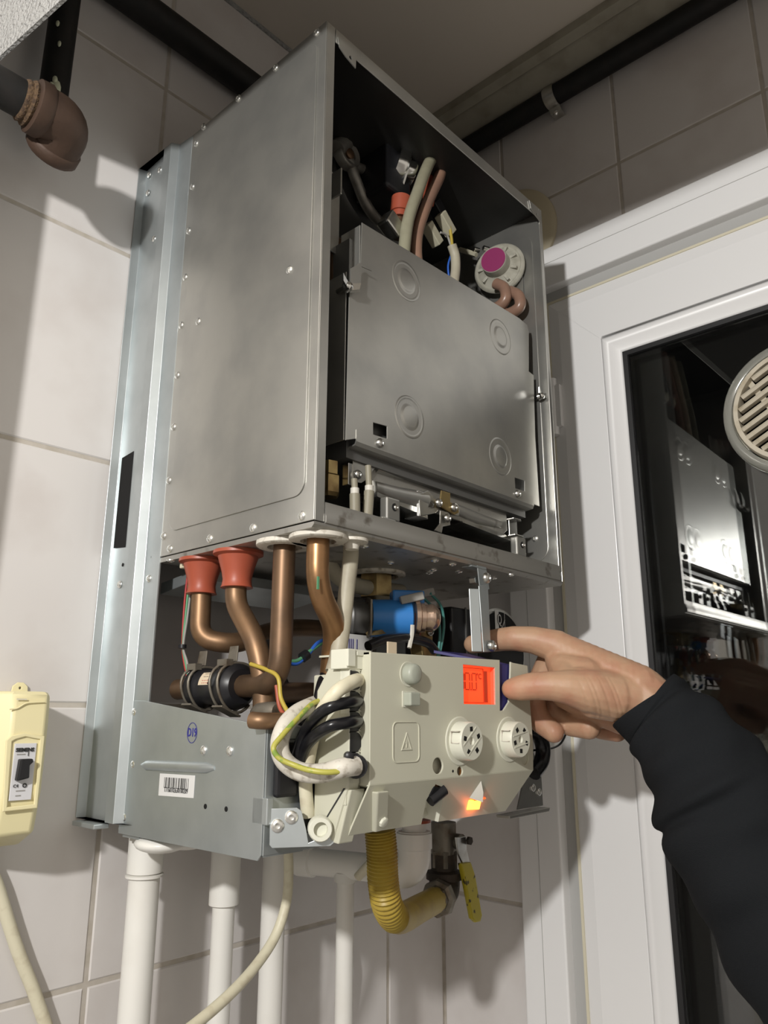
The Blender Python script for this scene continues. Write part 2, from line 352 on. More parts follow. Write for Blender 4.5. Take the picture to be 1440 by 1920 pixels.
MB().lathe((0.6280,0.058,0.9625),V((-1,0,0.2)),[(0,0.005),(0.003,0.005),(0.005,0.003),(0.0052,0)],12).build('clamp_screw','chrome',cl,40)
MB().lathe((0.6290,0.058,0.9055),V((-1,0,-0.2)),[(0,0.005),(0.003,0.005),(0.005,0.003),(0.0052,0)],12).build('clamp_screw','chrome',cl,40)
vp = tag(tube('drop_pipe', [(-0.157,0.328,0.974),(-0.157,0.328,0.50)], 0.0175, 'pipe_black', raw=True, seg=20), 'upright black pipe behind the rusty elbow', 'pipe')
for k, (qx, qy, s_) in enumerate(((103,150,0.006),(106,163,0.010),(98,172,0.008),(108,44,0.004),(111,82,0.004),(96,160,0.005))):
    p = at(qx,qy,y=0.3108); MB().ball(p,(s_*0.55,0.003,s_),8,6).build('paint_drip','paint_drip',vp,60)
el = tag(empty('elbow_pipe', (-0.2,0.25,0.45)), 'brown rusty pipe elbow on the horizontal black pipe at upper left', 'pipe')
tube('pipe_run', [(-0.62,0.25,0.474),(-0.195,0.25,0.474)], 0.0205, 'pipe_black', el, raw=True, seg=20)
pa = bend([(-0.203,0.25,0.474),(-0.166,0.25,0.474),(-0.166,0.285,0.458)], 0.02, 8)
MB().tube(pa, [0.028]*len(pa), 24).build('elbow','rust',el,60)
MB().lathe(pa[0]-X*0.004,X,[(0,0.025),(0.002,0.030),(0.014,0.0308),(0.018,0.028)],24).build('elbow_collar','rust',el,50)
MB().lathe(pa[-1]-(pa[-1]-pa[-2]).normalized()*0.014,(pa[-1]-pa[-2]),[(0,0.027),(0.003,0.0300),(0.014,0.0300),(0.017,0.027),(0.016,0.019)],24).build('elbow_collar','rust',el,50)
MB().lathe(pa[0]-X*0.016,X,[(0,0.0208),(0.003,0.0235),(0.006,0.0225),(0.009,0.0255),(0.013,0.024),(0.016,0.027)],20).build('hemp_thread','hemp',el,60)
struct(tube('trim_2', [(-0.9,YW-0.001,ZC-0.001),(0.53,YW-0.001,ZC-0.001)], 0.0045, 'plaster', raw=True, seg=10), 'thin bead of caulk where the back wall meets the ceiling')

# ================================================================ THE BOILER
BO = tag(empty('boiler', (0.225,0.2,-0.295)), 'opened wall-hung gas boiler with its front casing taken off', 'boiler')
HZ = 0.572
def screw_mesh(name, prof, matname, axis, cross=True):
    b = MB().lathe((0,0,0),axis,prof,14); me = bpy.data.meshes.new(name); me.from_pydata(b.v,[],b.f)
    bm = bmesh.new(); bm.from_mesh(me); bmesh.ops.recalc_face_normals(bm, faces=bm.faces); bm.to_mesh(me); bm.free()
    me.materials.append(M[matname]); me.polygons.foreach_set('use_smooth',[True]*len(me.polygons)); me.set_sharp_from_angle(angle=math.radians(40)); return me
RV = [(0,0.0046),(0.0010,0.0046),(0.0021,0.0035),(0.0023,0.0020),(0.0004,0.0015),(0.0002,0.0)]
RIV = {k: screw_mesh('rivet',RV,'rivet_metal',a) for k, a in (('-x',-X),('-y',-Y),('-z',-Z))}
SCW = [(0,0.0052),(0.0015,0.0052),(0.0034,0.0038),(0.0040,0.0022),(0.0020,0.0012),(0.0018,0)]
SCR = {k: screw_mesh('screw',SCW,'bare_steel',a) for k, a in (('-x',-X),('-y',-Y),('-z',-Z))}
def rivet(p, parent, k='-x'): return place('rivet', RIV[k], p, parent)
def screw(p, parent, k='-y'): return place('screw', SCR[k], p, parent)
# --- sealed chamber sheet metal
s = MB(); s.box((0,0,0),(0.0014,0.26,HZ)); s.box((0.0014,0,0.0),(0.0135,0.0013,HZ)); lp = s.build('side_panel','steel',BO,0,0.0011,3,'grey steel side panel with rivets')
plate('panel_emboss', rrect(-0.243,0.0265,-0.0135,0.555,0.014), (-0.0002,0,0), -Y, Z, 0.0013, 'steel', lp, bevel=0.0006)
for q in ((594,61),(517,127),(447,185),(382,238),(368,269),(361,350),(354,433),(347.5,520),(340,610),(332.6,703.7),(325.7,800.7),(316.8,901),(307,1005),(319,1029),(393.7,1010),(474.8,990),(566,967)):
    rivet(at(*q,x=0.0), lp)
for q in ((372,603),(543,506)): rivet(at(*q,x=-0.0013), lp)
s = MB(); s.box((0.4486,0,-0.002),(0.45,0.26,HZ)); s.box((0.4415,0,0.012),(0.4486,0.0013,HZ)); rp_ = s.build('side_panel','steel',BO,0,0.0009,2)
plate('panel_emboss', rrect(-0.243,0.03,-0.018,0.54,0.02), (0.4486,0,0), -Y, Z, 0.0012, 'steel', rp_, bevel=0.0005)
for q in ((922,437),(1003,1010)): rivet(at(*q,x=0.4478), rp_)
s = MB(); s.box((0.0014,0.0014,0.5705),(0.4486,0.26,0.572)); s.box((0.0145,0,0.5535),(0.4405,0.0013,0.572)); tp = s.build('top_panel','steel',BO,0,0.0008)
for q, x0 in (((652,101),0), ((1003.5,397),0)):
    p = at(*q,y=-0.0006); plate('corner_tab', [(-0.017,0.010),(-0.014,-0.002),(-0.004,-0.0075),(0.012,-0.012),(0.0125,0.004)], p, X, Z, 0.0012, 'steel', tp, holes=[circ(0.0035,-0.0035,0.0024,12)])
MB().box((0.0014,0.2585,0),(0.4486,0.26,HZ)).build('back_panel','steel',BO,0)
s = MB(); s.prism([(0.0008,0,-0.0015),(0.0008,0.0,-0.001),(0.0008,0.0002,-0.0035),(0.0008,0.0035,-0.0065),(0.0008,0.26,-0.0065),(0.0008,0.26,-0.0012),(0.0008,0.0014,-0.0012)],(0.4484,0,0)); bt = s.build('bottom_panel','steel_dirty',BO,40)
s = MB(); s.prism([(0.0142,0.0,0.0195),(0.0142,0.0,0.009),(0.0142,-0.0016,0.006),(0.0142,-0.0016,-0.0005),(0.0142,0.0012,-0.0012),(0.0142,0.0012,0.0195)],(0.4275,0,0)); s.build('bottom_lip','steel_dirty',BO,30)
for q in ((815,1050),(812,1068),(805,1073),(848,1057),(860,1071),(732,1054),(925,1083),(957,1077),(683,1023),(320,1050)):
    p = at(*q,z=-0.0066); rivet(p, bt, '-z')
# --- mounting frame: one pressed rail each side
def rail(sgn, xo):
    prof = [(-0.0150,0.3685),(-0.0045,0.3655),(-0.0060,0.3140),(-0.0125,0.3080),(-0.0125,0.2905),(-0.0030,0.2850),(-0.0006,0.2585)]
    t = 0.0013; out = [(x+t, y) for x, y in prof[1:][::-1]] + [(prof[0][0], prof[0][1]+0.001)]
    return [(xo+sgn*x, y) for x, y in prof + out]
def rail_obj(sgn, xo, zlist):
    b = MB()
    for (z0, z1, pts) in zlist: b.prism([V((x,y,z0)) for x,y in pts], (0,0,z1-z0))
    return b
full = rail(1, 0.0)
lr = MB().prism([V((x,y,-0.2862)) for x,y in full],(0,0,HZ+0.2862-0.0012)).build('mounting_rail','galvanized',BO,0,0.0016,2,'galvanised steel rail along the wall')
MB().prism([V((x,y,-0.288)) for x,y in rail(-1,0.45)],(0,0,HZ+0.287)).build('mounting_rail','galvanized',BO,0,0.0012)
q4 = [at(*q,x=-0.0058) for q in ((229,859),(250.7,846),(235,1026),(213,1028))]
MB().prism([p-X*0.0003 for p in q4],(0.0003,0,0)).build('rail_slot','hole_black',lr,0)
for q, xx in (((279.6,1085),-0.0018),((252.8,1335),-0.0018),((250.7,1433.6),-0.0016),((235,1532.6),-0.0016)): rivet(at(*q,x=xx), lr)
for q, xx in (((224.6,1096),-0.006),((280,328),-0.0058),((277.5,362),-0.0058),((300,319),-0.0058),((289,448),-0.006)): rivet(at(*q,x=xx), lr)
for q, xx in (((281.7,1045),-0.0019),((273,1124),-0.0019),((230,1059),-0.006)):
    MB().lathe(at(*q,x=xx),-X,[(0,0.0022),(0.0002,0.0022)],12).build('rail_hole','hole_black',lr,0)
# foot bracket at the lower end of the rail
MB().box((-0.024,0.309,-0.2925),(-0.006,0.358,-0.2875)).build('rail_foot','galvanized',lr,0,0.001)
s = MB(); s.prism([V((0.0004,0.2585,-0.30)), V((0.0004,0.291,-0.30)), V((0.0004,0.291,0)), V((0.0004,0.2585,0))],(0.0012,0,0)); s.build('rail_strip','galvanized',lr,0)
# --- lower tray with its side panel
TX = -0.0016
sp = [(0.2945,-0.2965),(0.2915,-0.1585),(0.262,-0.1592),(0.053,-0.1835),(0.0535,-0.2915),(0.058,-0.2965)]
tray = plate('tray_side', [(-y,z) for y,z in sp], (TX,0,0), -Y, Z, 0.0016, 'galvanized', BO, bevel=0.0005, label='galvanised side plate with barcode sticker')
for q in ((382+0,1407),(431,1408)): rivet(at(*q,x=TX-0.0017), tray)
rb = [at(266,1434,x=TX), at(405,1440,x=TX)]
MB().tube([rb[0]+V((-0.001,0,0))]+[rb[0].lerp(rb[1],k/10)+V((-0.001,0,0)) for k in range(1,10)]+[rb[1]+V((-0.001,0,0))],[0.001]+[0.0052]*9+[0.002],14).build('pressed_rib','galvanized',tray,60)
for q in ((385,1512),(424,1517)): MB().lathe(at(*q,x=TX-0.0016),-X,[(0,0.0024),(0.0003,0.0024)],14).build('tray_hole','hole_black',tray,0)
st = [at(*q,x=TX-0.0018) for q in ((300,1450),(366,1454),(363,1496.5),(297,1491.5))]
stk = MB().prism(st,(-0.0002,0,0)).build('barcode_sticker','sticker_white',tray,0)
bars = [1,1,0,1,2,1,1,2,1,1,3,2,1,1,1,2,3,1,1,2,1,1,1,3,2,1,1,2,3,1,2,1,1,1,2,2,1,3,1,1]
b = MB(); u0 = 0; tot = sum(bars); A,Bq,Cq,Dq = st
for k, wv in enumerate(bars):
    if k % 2 == 0 and wv:
        a0 = 0.15+0.70*u0/tot; a1 = 0.15+0.70*(u0+wv*0.9)/tot
        P = lambda u, v: (A*(1-u)+Bq*u)*(1-v)+(Dq*(1-u)+Cq*u)*v+V((-0.0003,0,0))
        b.prism([P(a0,0.16),P(a1,0.16),P(a1,0.64),P(a0,0.64)],(-0.0001,0,0))
    u0 += wv
b.build('barcode_bars','ink_black',stk,0)
stu = (Bq-A).normalized()
stv = (A-Dq).normalized()
text('T7160102630100209', (Dq+Cq)*0.5+stv*0.0058+V((-0.0004,0,0)), stu, stv, 0.0066, 'ink_black', stk, sx=0.74)
p = at(360,1374,x=TX-0.0018)
text('D19', p, -Y, Z, 0.0115, 'ink_blue', tray, 'inspection_stamp', sx=0.8, bold=0.0002)
plate('stamp_ring', circ(0,0,0.0085,28,0.0100), p, -Y, Z, 0.0002, 'ink_blue', tray, holes=[circ(0,0,0.0079,28,0.0094)])
# floor of the tray and its front plate
s = MB(); s.box((0.0,0.053,-0.2935),(0.045,0.13,-0.2915)); s.box((0.0,0.13,-0.2935),(0.445,0.30,-0.2915)); s.build('tray_floor','galvanized',BO,0)
s = MB(); s.box((-0.0016,0.0525,-0.2925),(0.060,0.0538,-0.1845)); tf = s.build('tray_front','galvanized',BO,0,0.001)
screw(at(531,1463,y=0.0520), tf)
# --- hinge bracket in front of the tray with the cream pivot
hp0, hp1 = at(506,1550,y=0.0485), at(626,1560,y=0.0130)
hu = V((hp1.x-hp0.x,hp1.y-hp0.y,0)).normalized(); hn = hu.cross(Z)
def hbp(q, lift=0.0):
    d = CR*((q[0]-720)/FPX)+CD*((q[1]-960)/FPX)+CF; return CAM + d*((hp0+hn*lift-CAM).dot(hn)/d.dot(hn))
op = [hbp(q) for q in ((506,1516),(556,1514),(565,1520),(574,1556),(578,1580),(590,1575),(600,1543),(624,1541),(626,1580),(619,1586),(510,1590),(505,1584))]
hb = plate('hinge_bracket', uv_poly(op, hp0, hu, Z), hp0, hu, Z, 0.0014, 'galvanized', BO, bevel=0.0004)
s = MB(); s.box((-0.0032,0.0470,-0.2670),(0.004,0.068,-0.2445)); s.build('bracket_clip','galvanized',hb,0,0.001)
for q in ((520,1548),(546,1532)):
    r_ = rivet(hbp(q,0.0014), hb, '-y'); r_.scale = (1.25,1.25,1.25); r_.rotation_euler = (0,0,math.atan2(hu.y,hu.x))
p = hbp((600,1553),0.0012)
MB().lathe(p,hn,[(-0.004,0.011),(0.008,0.0105),(0.0095,0.0095),(0.0095,0.0062),(0.003,0.0058),(0.003,0)],24).build('pivot_boss','plastic_light',hb,40)
# --- combustion cover plate in the chamber
CY = 0.020
cp_ = [at(*q,y=CY) for q in ((677,418),(972,597),(987,610),(990,622),(990,697),(999,704),(1002,820),(1010,950),(1002,947),(676,822),(646,826),(653,560),(656,512),(674,519))]
hol = [[at(*q,y=CY) for q in h] for h in (((698,793),(724,800),(724,823),(698,815)), ((963.5,896),(982,902),(982,921),(964.5,916)))]
cover = plate('combustion_cover', uv_poly(cp_,(0,CY,0),X,Z), (0,CY,0), X, Z, 0.0014, 'steel', BO, holes=[uv_poly(h,(0,CY,0),X,Z) for h in hol], bevel=0.0005, label='grey steel cover plate of the burner box')
# folded left side of the cover and the box behind it
zb, zt = at(646,826,y=CY).z, at(653,512,y=CY).z
s = MB(); s.box((0.0555,CY-0.0005,zb),(0.0567,0.05,zt)); s.box((0.076,CY-0.0005,zt),(0.0772,0.05,0.3605)); s.build('cover_fold','steel',cover,0,0.0008)
MB().box((0.070,0.03,0.085),(0.412,0.225,0.345)).build('heat_exchanger','steel_dark',BO,0)
for q in ((762,527),(768,782),(938,632),(938,856)):
    p = at(*q,y=CY-0.0014)
    MB().lathe(p+V((0,0.0010,0)),-Y,[(0,0.0265),(0.0011,0.0255),(0.0014,0.0225),(0.0006,0.0195),(0.0004,0.0175),(0.0022,0.0135),(0.0026,0.0115),(0.0024,0.0)],32).build('pressed_boss','steel',cover,60)
for q, r_ in (((648,540),(0,0,0.4)), ((1010,744),(0,0,-0.3))):
    p = at(*q,y=CY-0.004); b = MB(); b.lathe(p,-Y,[(-0.012,0.003),(0.0,0.003),(0.0,0.0056),(0.007,0.0046),(0.009,0.002)],14)
    for sg in (-1,1): b.add(*(lambda q0: (q0, [(0,1,2,3),(7,6,5,4),(0,4,5,1),(1,5,6,2),(2,6,7,3),(3,7,4,0)]))([p+V((sg*0.003,-0.004-oy,-0.004)) for oy in (0,)]+[p+V((sg*0.012,-0.007,0.000)),p+V((sg*0.0135,-0.008,0.008)),p+V((sg*0.003,-0.004,0.004)),p+V((sg*0.003,-0.0065,-0.004)),p+V((sg*0.012,-0.009,0.000)),p+V((sg*0.0135,-0.010,0.008)),p+V((sg*0.003,-0.0065,0.004))]))
    b.build('wing_nut','chrome',cover,40)
# stepped bracket at the upper left of the cover
plate('cover_latch', uv_poly([at(*q,y=0.03) for q in ((634,516),(652,505),(668,517),(674,520),(655,512),(652,560),(634,560))],(0,0.03,0),X,Z),(0,0.012,0),X,Z,0.0012,'steel',cover)
s = MB(); s.box((0.056,0.052,0.335),(0.075,0.054,0.44)); s.box((0.055,0.030,0.395),(0.0575,0.053,0.43)); s.build('chamber_bracket','steel',BO,0,0.001)
# bar under the cover
bl, br_ = at(668,826,y=CY-0.002), at(1001,944,y=CY-0.002)
zb_ = 0.5*(bl.z+br_.z)
s = MB(); s.prism([(bl.x,CY-0.002,zb_+0.011),(bl.x,CY-0.002,zb_-0.002),(bl.x,CY,zb_-0.006),(bl.x,0.055,zb_-0.010),(bl.x,0.055,zb_-0.0088),(bl.x,CY+0.0005,zb_-0.0045),(bl.x,CY-0.0008,zb_-0.001),(bl.x,CY-0.0008,zb_+0.011)],(br_.x-bl.x,0,0)); bar_ = s.build('cover_bar','steel',BO,0)
for q in ((712,831),(970,926)): screw(at(*q,y=CY-0.0025), bar_)
# triangular tab at left
tb = plate('burner_tab', uv_poly([at(*q,y=0.034) for q in ((660,845),(710,858),(712,864),(685,900),(676,906),(660,904))],(0,0.034,0),X,Z),(0,0.034,0),X,Z,0.0014,'steel',BO,bevel=0.0004)
screw(at(670,890,y=0.032), tb)
s = MB(); a_ = at(655,878,y=0.034); s.box((a_.x-0.002,0.0335,a_.z-0.018),(a_.x+0.005,0.0425,a_.z+0.006)); s.build('tab_edge','chrome',tb,0,0.0006)
# --- burner: two pressed trays, holes, centre clamp
BYp = 0.040
def pz(q): return at(*q,y=BYp)
def pressed(q, name):
    ps = [pz(v) for v in q]; return plate(name, uv_poly(ps,(0,BYp,0),X,Z),(0,BYp,0),X,Z,0.003,'steel_dirty',BO,bevel=0.001)
bu = pressed(((690,858),(945,950),(948,995),(940,1003),(690,925)),'burner_tray')
MB().tube([pz((700,872)),pz((760,888)),pz((805,905))],[0.010,0.0095,0.007],16).build('burner_rib','steel',bu,60)
MB().tube([pz((830,905)),pz((880,925)),pz((918,945))],[0.009,0.009,0.005],16).build('burner_rib','steel',bu,60)
MB().tube([pz((695,915))+V((0,-0.002,0)),pz((740,930))+V((0,-0.003,0)),pz((788,941))+V((0,-0.004,0))],[0.008,0.010,0.0115],18).build('venturi_tube','steel',bu,60)
MB().tube([pz((850,955)),pz((890,972)),pz((935,985))],[0.008,0.0085,0.006],16).build('venturi_tube','steel_dirty',bu,60)
for q in ((716,900),(742,909),(771,919),(874,953),(896,960),(949,997)):
    MB().lathe(pz(q)+V((0,-0.0016,0)),-Y,[(0,0.0026),(0.0004,0.0026)],12).build('burner_hole','hole_black',bu,0)
for k in range(6): text('7', pz((930+k*3.2, 982-k*4.5))+V((0,-0.0017,0)), X, Z, 0.006, 'ink_black', bu, 'stamped_mark')
s = MB(); a_ = pz((697,925)); b_ = pz((785,958)); s.prism([a_+V((0,-0.008,0)),b_+V((0,-0.008,0)),b_+V((0,-0.008,-0.007)),a_+V((0,-0.008,-0.005))],(0,0.03,0)); s.build('burner_ledge','bare_steel',bu,0)
s = MB(); a_ = pz((860,975)); b_ = pz((950,1007)); s.prism([a_+V((0,-0.006,0)),b_+V((0,-0.006,0)),b_+V((0,-0.006,-0.006)),a_+V((0,-0.006,-0.004))],(0,0.03,0)); s.build('burner_ledge','bare_steel',bu,0)
# centre clamp
CLY = 0.028
def pc(q,y=CLY): return at(*q,y=y)
cm = plate('burner_clamp', uv_poly([pc(q) for q in ((783,928),(800,920),(815,938),(832,944),(860,955),(858,968),(842,966),(822,955),(815,962),(800,966),(785,968))],(0,CLY,0),X,Z),(0,CLY,0),X,Z,0.002,'bare_steel',BO,holes=[uv_poly([pc(q) for q in ((801,938),(811,946),(809,952),(801,952))],(0,CLY,0),X,Z)],bevel=0.0006)
s = MB(); s.box(tuple(pc((783,968))+V((0,0,0))),tuple(pc((802,925))+V((0,0.02,0)))); s.build('clamp_cheek','chrome',cm,0,0.001)
plate('clamp_strap', uv_poly([pc(q,0.024) for q in ((825,920),(842,925),(842,942),(856,948),(858,962),(850,966),(822,950))],(0,0.024,0),X,Z),(0,0.024,0),X,Z,0.002,'brass',cm,bevel=0.0006)
for q in ((822,943),(850,952),(838,972)): screw(pc(q,0.0215), cm)
plate('clamp_foot', uv_poly([pc(q,0.026) for q in ((823,958),(840,960),(842,985),(828,988),(826,1000),(812,995),(822,982))],(0,0.026,0),X,Z),(0,0.026,0),X,Z,0.002,'bare_steel',cm,bevel=0.0006)
s = MB(); a_ = pc((962,990),0.03); s.box((a_.x-0.009,0.03,a_.z-0.012),(a_.x+0.010,0.0315,a_.z+0.012)); s.box((a_.x-0.011,0.022,a_.z+0.009),(a_.x+0.008,0.033,a_.z+0.0115)); s.box((a_.x-0.009,0.022,a_.z-0.0125),(a_.x+0.012,0.033,a_.z-0.010)); s.build('burner_end_clip','chrome',BO,0,0.0008)
# dark gas manifold under the burner
tube('gas_manifold',[(0.06,0.055,0.028),(0.42,0.055,0.028)],0.012,'steel_dark',BO,raw=True)
# ignition electrodes: two white-grey leads
for qs in (((664,905),(665,930),(666,955)), ((690,880),(692,925),(688,960))):
    P3 = [at(*q,y=0.018) for q in qs]; g = tube('electrode_lead',[P3[1]+V((0,0,0.002)),P3[2]+V((0,0,-0.012))],0.0055,'electrode',BO,n=4)
    tube('electrode_sleeve',[P3[1]+V((0,0,-0.001)),P3[1]+V((0,0,0.008))],0.0046,'lead_white',g,n=2); tube('electrode_rod',[P3[1]+V((0,0,0.006)),P3[0]+V((0,0,0.004))],0.0034,'electrode',g,n=2)
# front fixing lugs on the lip
for q in ((736,955),(976,1025)):
    p = at(*q,y=0.006); g = MB(); g.box((p.x-0.011,0.004,p.z-0.013),(p.x+0.010,0.0145,p.z+0.012)); g.box((p.x-0.018,0.004,p.z-0.0145),(p.x+0.004,0.012,p.z-0.0105)); lg = g.build('fixing_lug','steel',BO,0,0.004,3)
    MB().lathe((p.x+0.001,0.0042,p.z+0.002),-Y,[(0,0.0042),(0.0006,0.0042),(0.0008,0.0030)],14).build('lug_hole','hole_black',lg,0)
    screw((p.x+0.002,0.0036,p.z+0.0018), lg).scale = (0.6,0.6,0.6)
# copper riser inside the left edge of the chamber
tube('copper_riser',[at(627,820,y=0.06),at(622,700,y=0.06),at(630,480,y=0.06)],0.009,'copper_brown',BO)
MB().lathe(at(616,905,y=0.05),Z,[(-0.016,0.010),(-0.012,0.0125),(0.006,0.0125),(0.008,0.0105),(0.022,0.0105)],6).build('riser_nut','brass',BO,0)
MB().lathe(at(627,480,y=0.07),V((0.6,-0.8,0)),[(0,0.020),(0.006,0.021),(0.014,0.017),(0.016,0.0)],20).build('overheat_cap','copper_brown',BO,50)
# --- fan
FY = 0.12
fan = MB().lathe(at(705,345,y=FY+0.03),-Y,[(-0.08,0.095),(0,0.095),(0.006,0.090),(0.008,0.05),(0.008,0.0)],36).build('fan_housing','steel_dark',BO,40)
def pf(q,y=FY): return at(*q,y=y)
hubs = [pf((650,292)),pf((735,268)),pf((727,430)),pf((752,352))]
br2 = MB()
br2.lathe(hubs[0]+Y*0.006,-Y,[(0,0.0195),(0.012,0.0195),(0.014,0.0175),(0.012,0.011),(0.008,0.010),(0.008,0)],24)
br2.lathe(pf((662,262))+Y*0.01,-Y,[(0,0.018),(0.008,0.018),(0.010,0.014),(0.006,0.008),(0.006,0)],20)
for pts, r_ in (([(654,300),(668,340),(690,390),(724,432)],0.0075), ([(660,275),(690,268),(735,268)],0.0085), ([(664,312),(680,318),(705,330)],0.007), ([(655,262),(630,280)],0.012)):
    br2.tube(crom([pf(q) for q in pts],6), r_, 10)
fb = br2.build('fan_bracket','fan_cast',fan,50)
MB().lathe(hubs[0]-Y*0.004,-Y,[(0,0.008),(0.003,0.008),(0.005,0.005),(0.005,0.0)],14).build('bracket_bolt','copper_brown',fan,40)
MB().lathe(pf((727,430))+Y*0.004,-Y,[(0,0.011),(0.01,0.011),(0.012,0.007)],16).build('bracket_foot','bare_steel',fan,40)
mo = pf((722,345),0.105); b = MB(); b.box((-0.030,-0.030,-0.034),(0.022,0.030,0.040)); b.v = [mo+p for p in b.v]; b.build('fan_motor','black_plastic',fan,0,0.006,3)
mc = at(752,318,y=0.085); ax = V((0.86,-0.42,-0.18)).normalized()
fm = MB().lathe(mc,ax,[(-0.012,0.027),(0.0,0.027),(0.004,0.025),(0.004,0.017),(0.017,0.017),(0.019,0.0155),(0.019,0.009),(0.017,0.006),(0.017,0)],30).build('motor_cap','chrome',fan,40)
b = MB(); c0 = mc+ax*0.003; u_ = ax.cross(Z).normalized(); v_ = u_.cross(ax)
b.prism([c0+u_*a+v_*bb for a,bb in ((-0.022,0.004),(0.022,0.004),(0.020,-0.012),(0.012,-0.032),(0.002,-0.038),(-0.012,-0.032))], ax*0.0025); b.build('cap_plate','bare_steel',fan,0)
tube('cap_screw',[mc+ax*0.008+v_*(-0.028)+u_*0.003, mc+ax*0.008+v_*(-0.014)+u_*0.0005],0.0022,'chrome',fan,n=2)
tube('cap_terminal',[at(757,285,y=0.08),at(752,262,y=0.08)],0.0045,'bare_steel',fan,n=2,seg=6)
screw(at(762,272,y=0.075), fan)
MB().lathe(at(750,405,y=0.075),V((0,-0.1,1)),[(-0.004,0.0115),(0.004,0.0115),(0.0045,0.0135),(0.026,0.0135),(0.028,0.011),(0.028,0)],20).build('suppressor_cap','silicone_red',fan,40)
MB().lathe(at(748,428,y=0.08),V((0,-0.1,1)),[(-0.012,0.012),(0.016,0.011)],16).build('suppressor_base','copper_brown',fan,40)
s = MB(); p = at(733,425,y=0.07); s.box((-0.015,-0.010,-0.012),(0.014,0.010,0.014)); s.v=[Matrix.Rotation(0.5,3,'Y')@q+p for q in s.v]; s.build('foil_clip','bare_steel',fan,0,0.003)
pl_ = at(806,352,y=0.075); s = MB(); s.box((-0.006,-0.004,-0.030),(0.010,0.004,0.030)); s.v = [Matrix.Rotation(0.25,3,'Y')@q+pl_ for q in s.v]; s.build('warning_label','silicone_red',fan,0)
# hoses from the venturi to the pressure switch
tube('air_hose',[at(*q,y=0.055) for q in ((814,288),(800,315),(783,360),(766,410),(758,465),(757,505))],0.0080,'hose_clear',BO,label='yellowed clear hose')
tube('air_hose',[at(*q,y=0.06) for q in ((812,290),(822,287),(829,300),(824,330),(802,378),(784,430),(780,475),(786,515))],0.0080,'hose_pink',BO,label='pinkish clear hose')
# wiring plug
for q, m_ in (((836,421),'connector'),((811,441),'connector')):
    p = at(*q,y=0.07); s = MB(); s.box((-0.017,-0.007,-0.0075),(0.015,0.007,0.0075)); Rm = Matrix.Rotation(math.radians(38),3,'Y'); s.v=[Rm@v0+p for v0 in s.v]; s.build('wire_plug',m_,BO,0,0.0012)
p = at(822,398,y=0.08); s = MB(); s.box((-0.016,-0.008,-0.009),(0.016,0.008,0.009)); Rm = Matrix.Rotation(math.radians(38),3,'Y'); s.v=[Rm@v0+p for v0 in s.v]; s.build('motor_terminal_box','black_plastic',BO,0,0.0012)
tube('yellow_wire',[at(*q,y=0.065) for q in ((843,425),(846,445),(848,465))],0.0022,'wire_yellow',BO)
tube('grey_wire',[at(*q,y=0.067) for q in ((826,436),(838,442),(845,460))],0.0016,'wire_grey',BO)
tube('wire_sleeve',[at(*q,y=0.066) for q in ((847,460),(853,480),(854,505),(850,535),(846,560))],0.0068,'hose_grey',BO)
tube('blue_wire',[at(*q,y=0.075) for q in ((845,480),(840,500),(843,530))],0.0015,'wire_blue',BO)
# --- pressure switch on the right side panel
pa_ = at(936,503,x=0.428); pax = V((-1,-0.25,-0.05)).normalized()
ps = MB().lathe(pa_,pax,[(-0.018,0.030),(-0.006,0.030),(-0.005,0.0395),(0.0,0.0405),(0.003,0.0385),(0.004,0.0365),(0.0022,0.034),(0.0045,0.030),(0.010,0.020),(0.012,0.0185),(0.012,0)],40).build('pressure_switch','switch_white',BO,40,label='off-white round pressure switch with a magenta cap')
MB().lathe(pa_+pax*0.008+Z*0.001,pax,[(0,0.021),(0.016,0.0205),(0.018,0.0200),(0.018,0.0)],32).build('switch_barrel','switch_white',ps,40)
MB().lathe(pa_+pax*0.0262+Z*0.001,pax,[(0,0.0192),(0.0006,0.0192)],32).build('switch_cap','magenta',ps,0)
tu = pax.cross(Z).normalized(); tv = tu.cross(pax)
for a in range(0,360,40):
    d = tu*math.cos(math.radians(a))+tv*math.sin(math.radians(a)); c = pa_+pax*0.006+d*0.027
    MB().box((-0.004,-0.0022,-0.005),(0.004,0.0022,0.005),Matrix((pax,pax.cross(d),d)).transposed(),c).build('switch_rib','switch_white',ps,0,0.0006)
for q in ((898,470),(916,468)): tube('switch_terminal',[at(*q,x=0.424),at(q[0]-10,q[1]-3,x=0.415)],0.004,'bare_steel',ps,n=2,seg=8)
tube('switch_terminal_wire',[at(*q,x=0.418) for q in ((893,478),(875,472),(862,468))],0.004,'connector',ps,seg=6)
plate('switch_bracket', [(-0.03,-0.05),(0.03,-0.05),(0.03,0.02),(-0.03,0.02)], pa_+X*0.0175, -Y, Z, 0.0012, 'steel', ps)
tube('switch_hose',[at(*q,x=0.415) for q in ((930,532),(945,540),(948,560),(935,575),(918,580))],0.0085,'hose_pink',BO)
tube('switch_hose',[at(*q,x=0.425) for q in ((955,546),(972,555),(974,575),(955,588),(935,588))],0.0085,'hose_pink',BO)
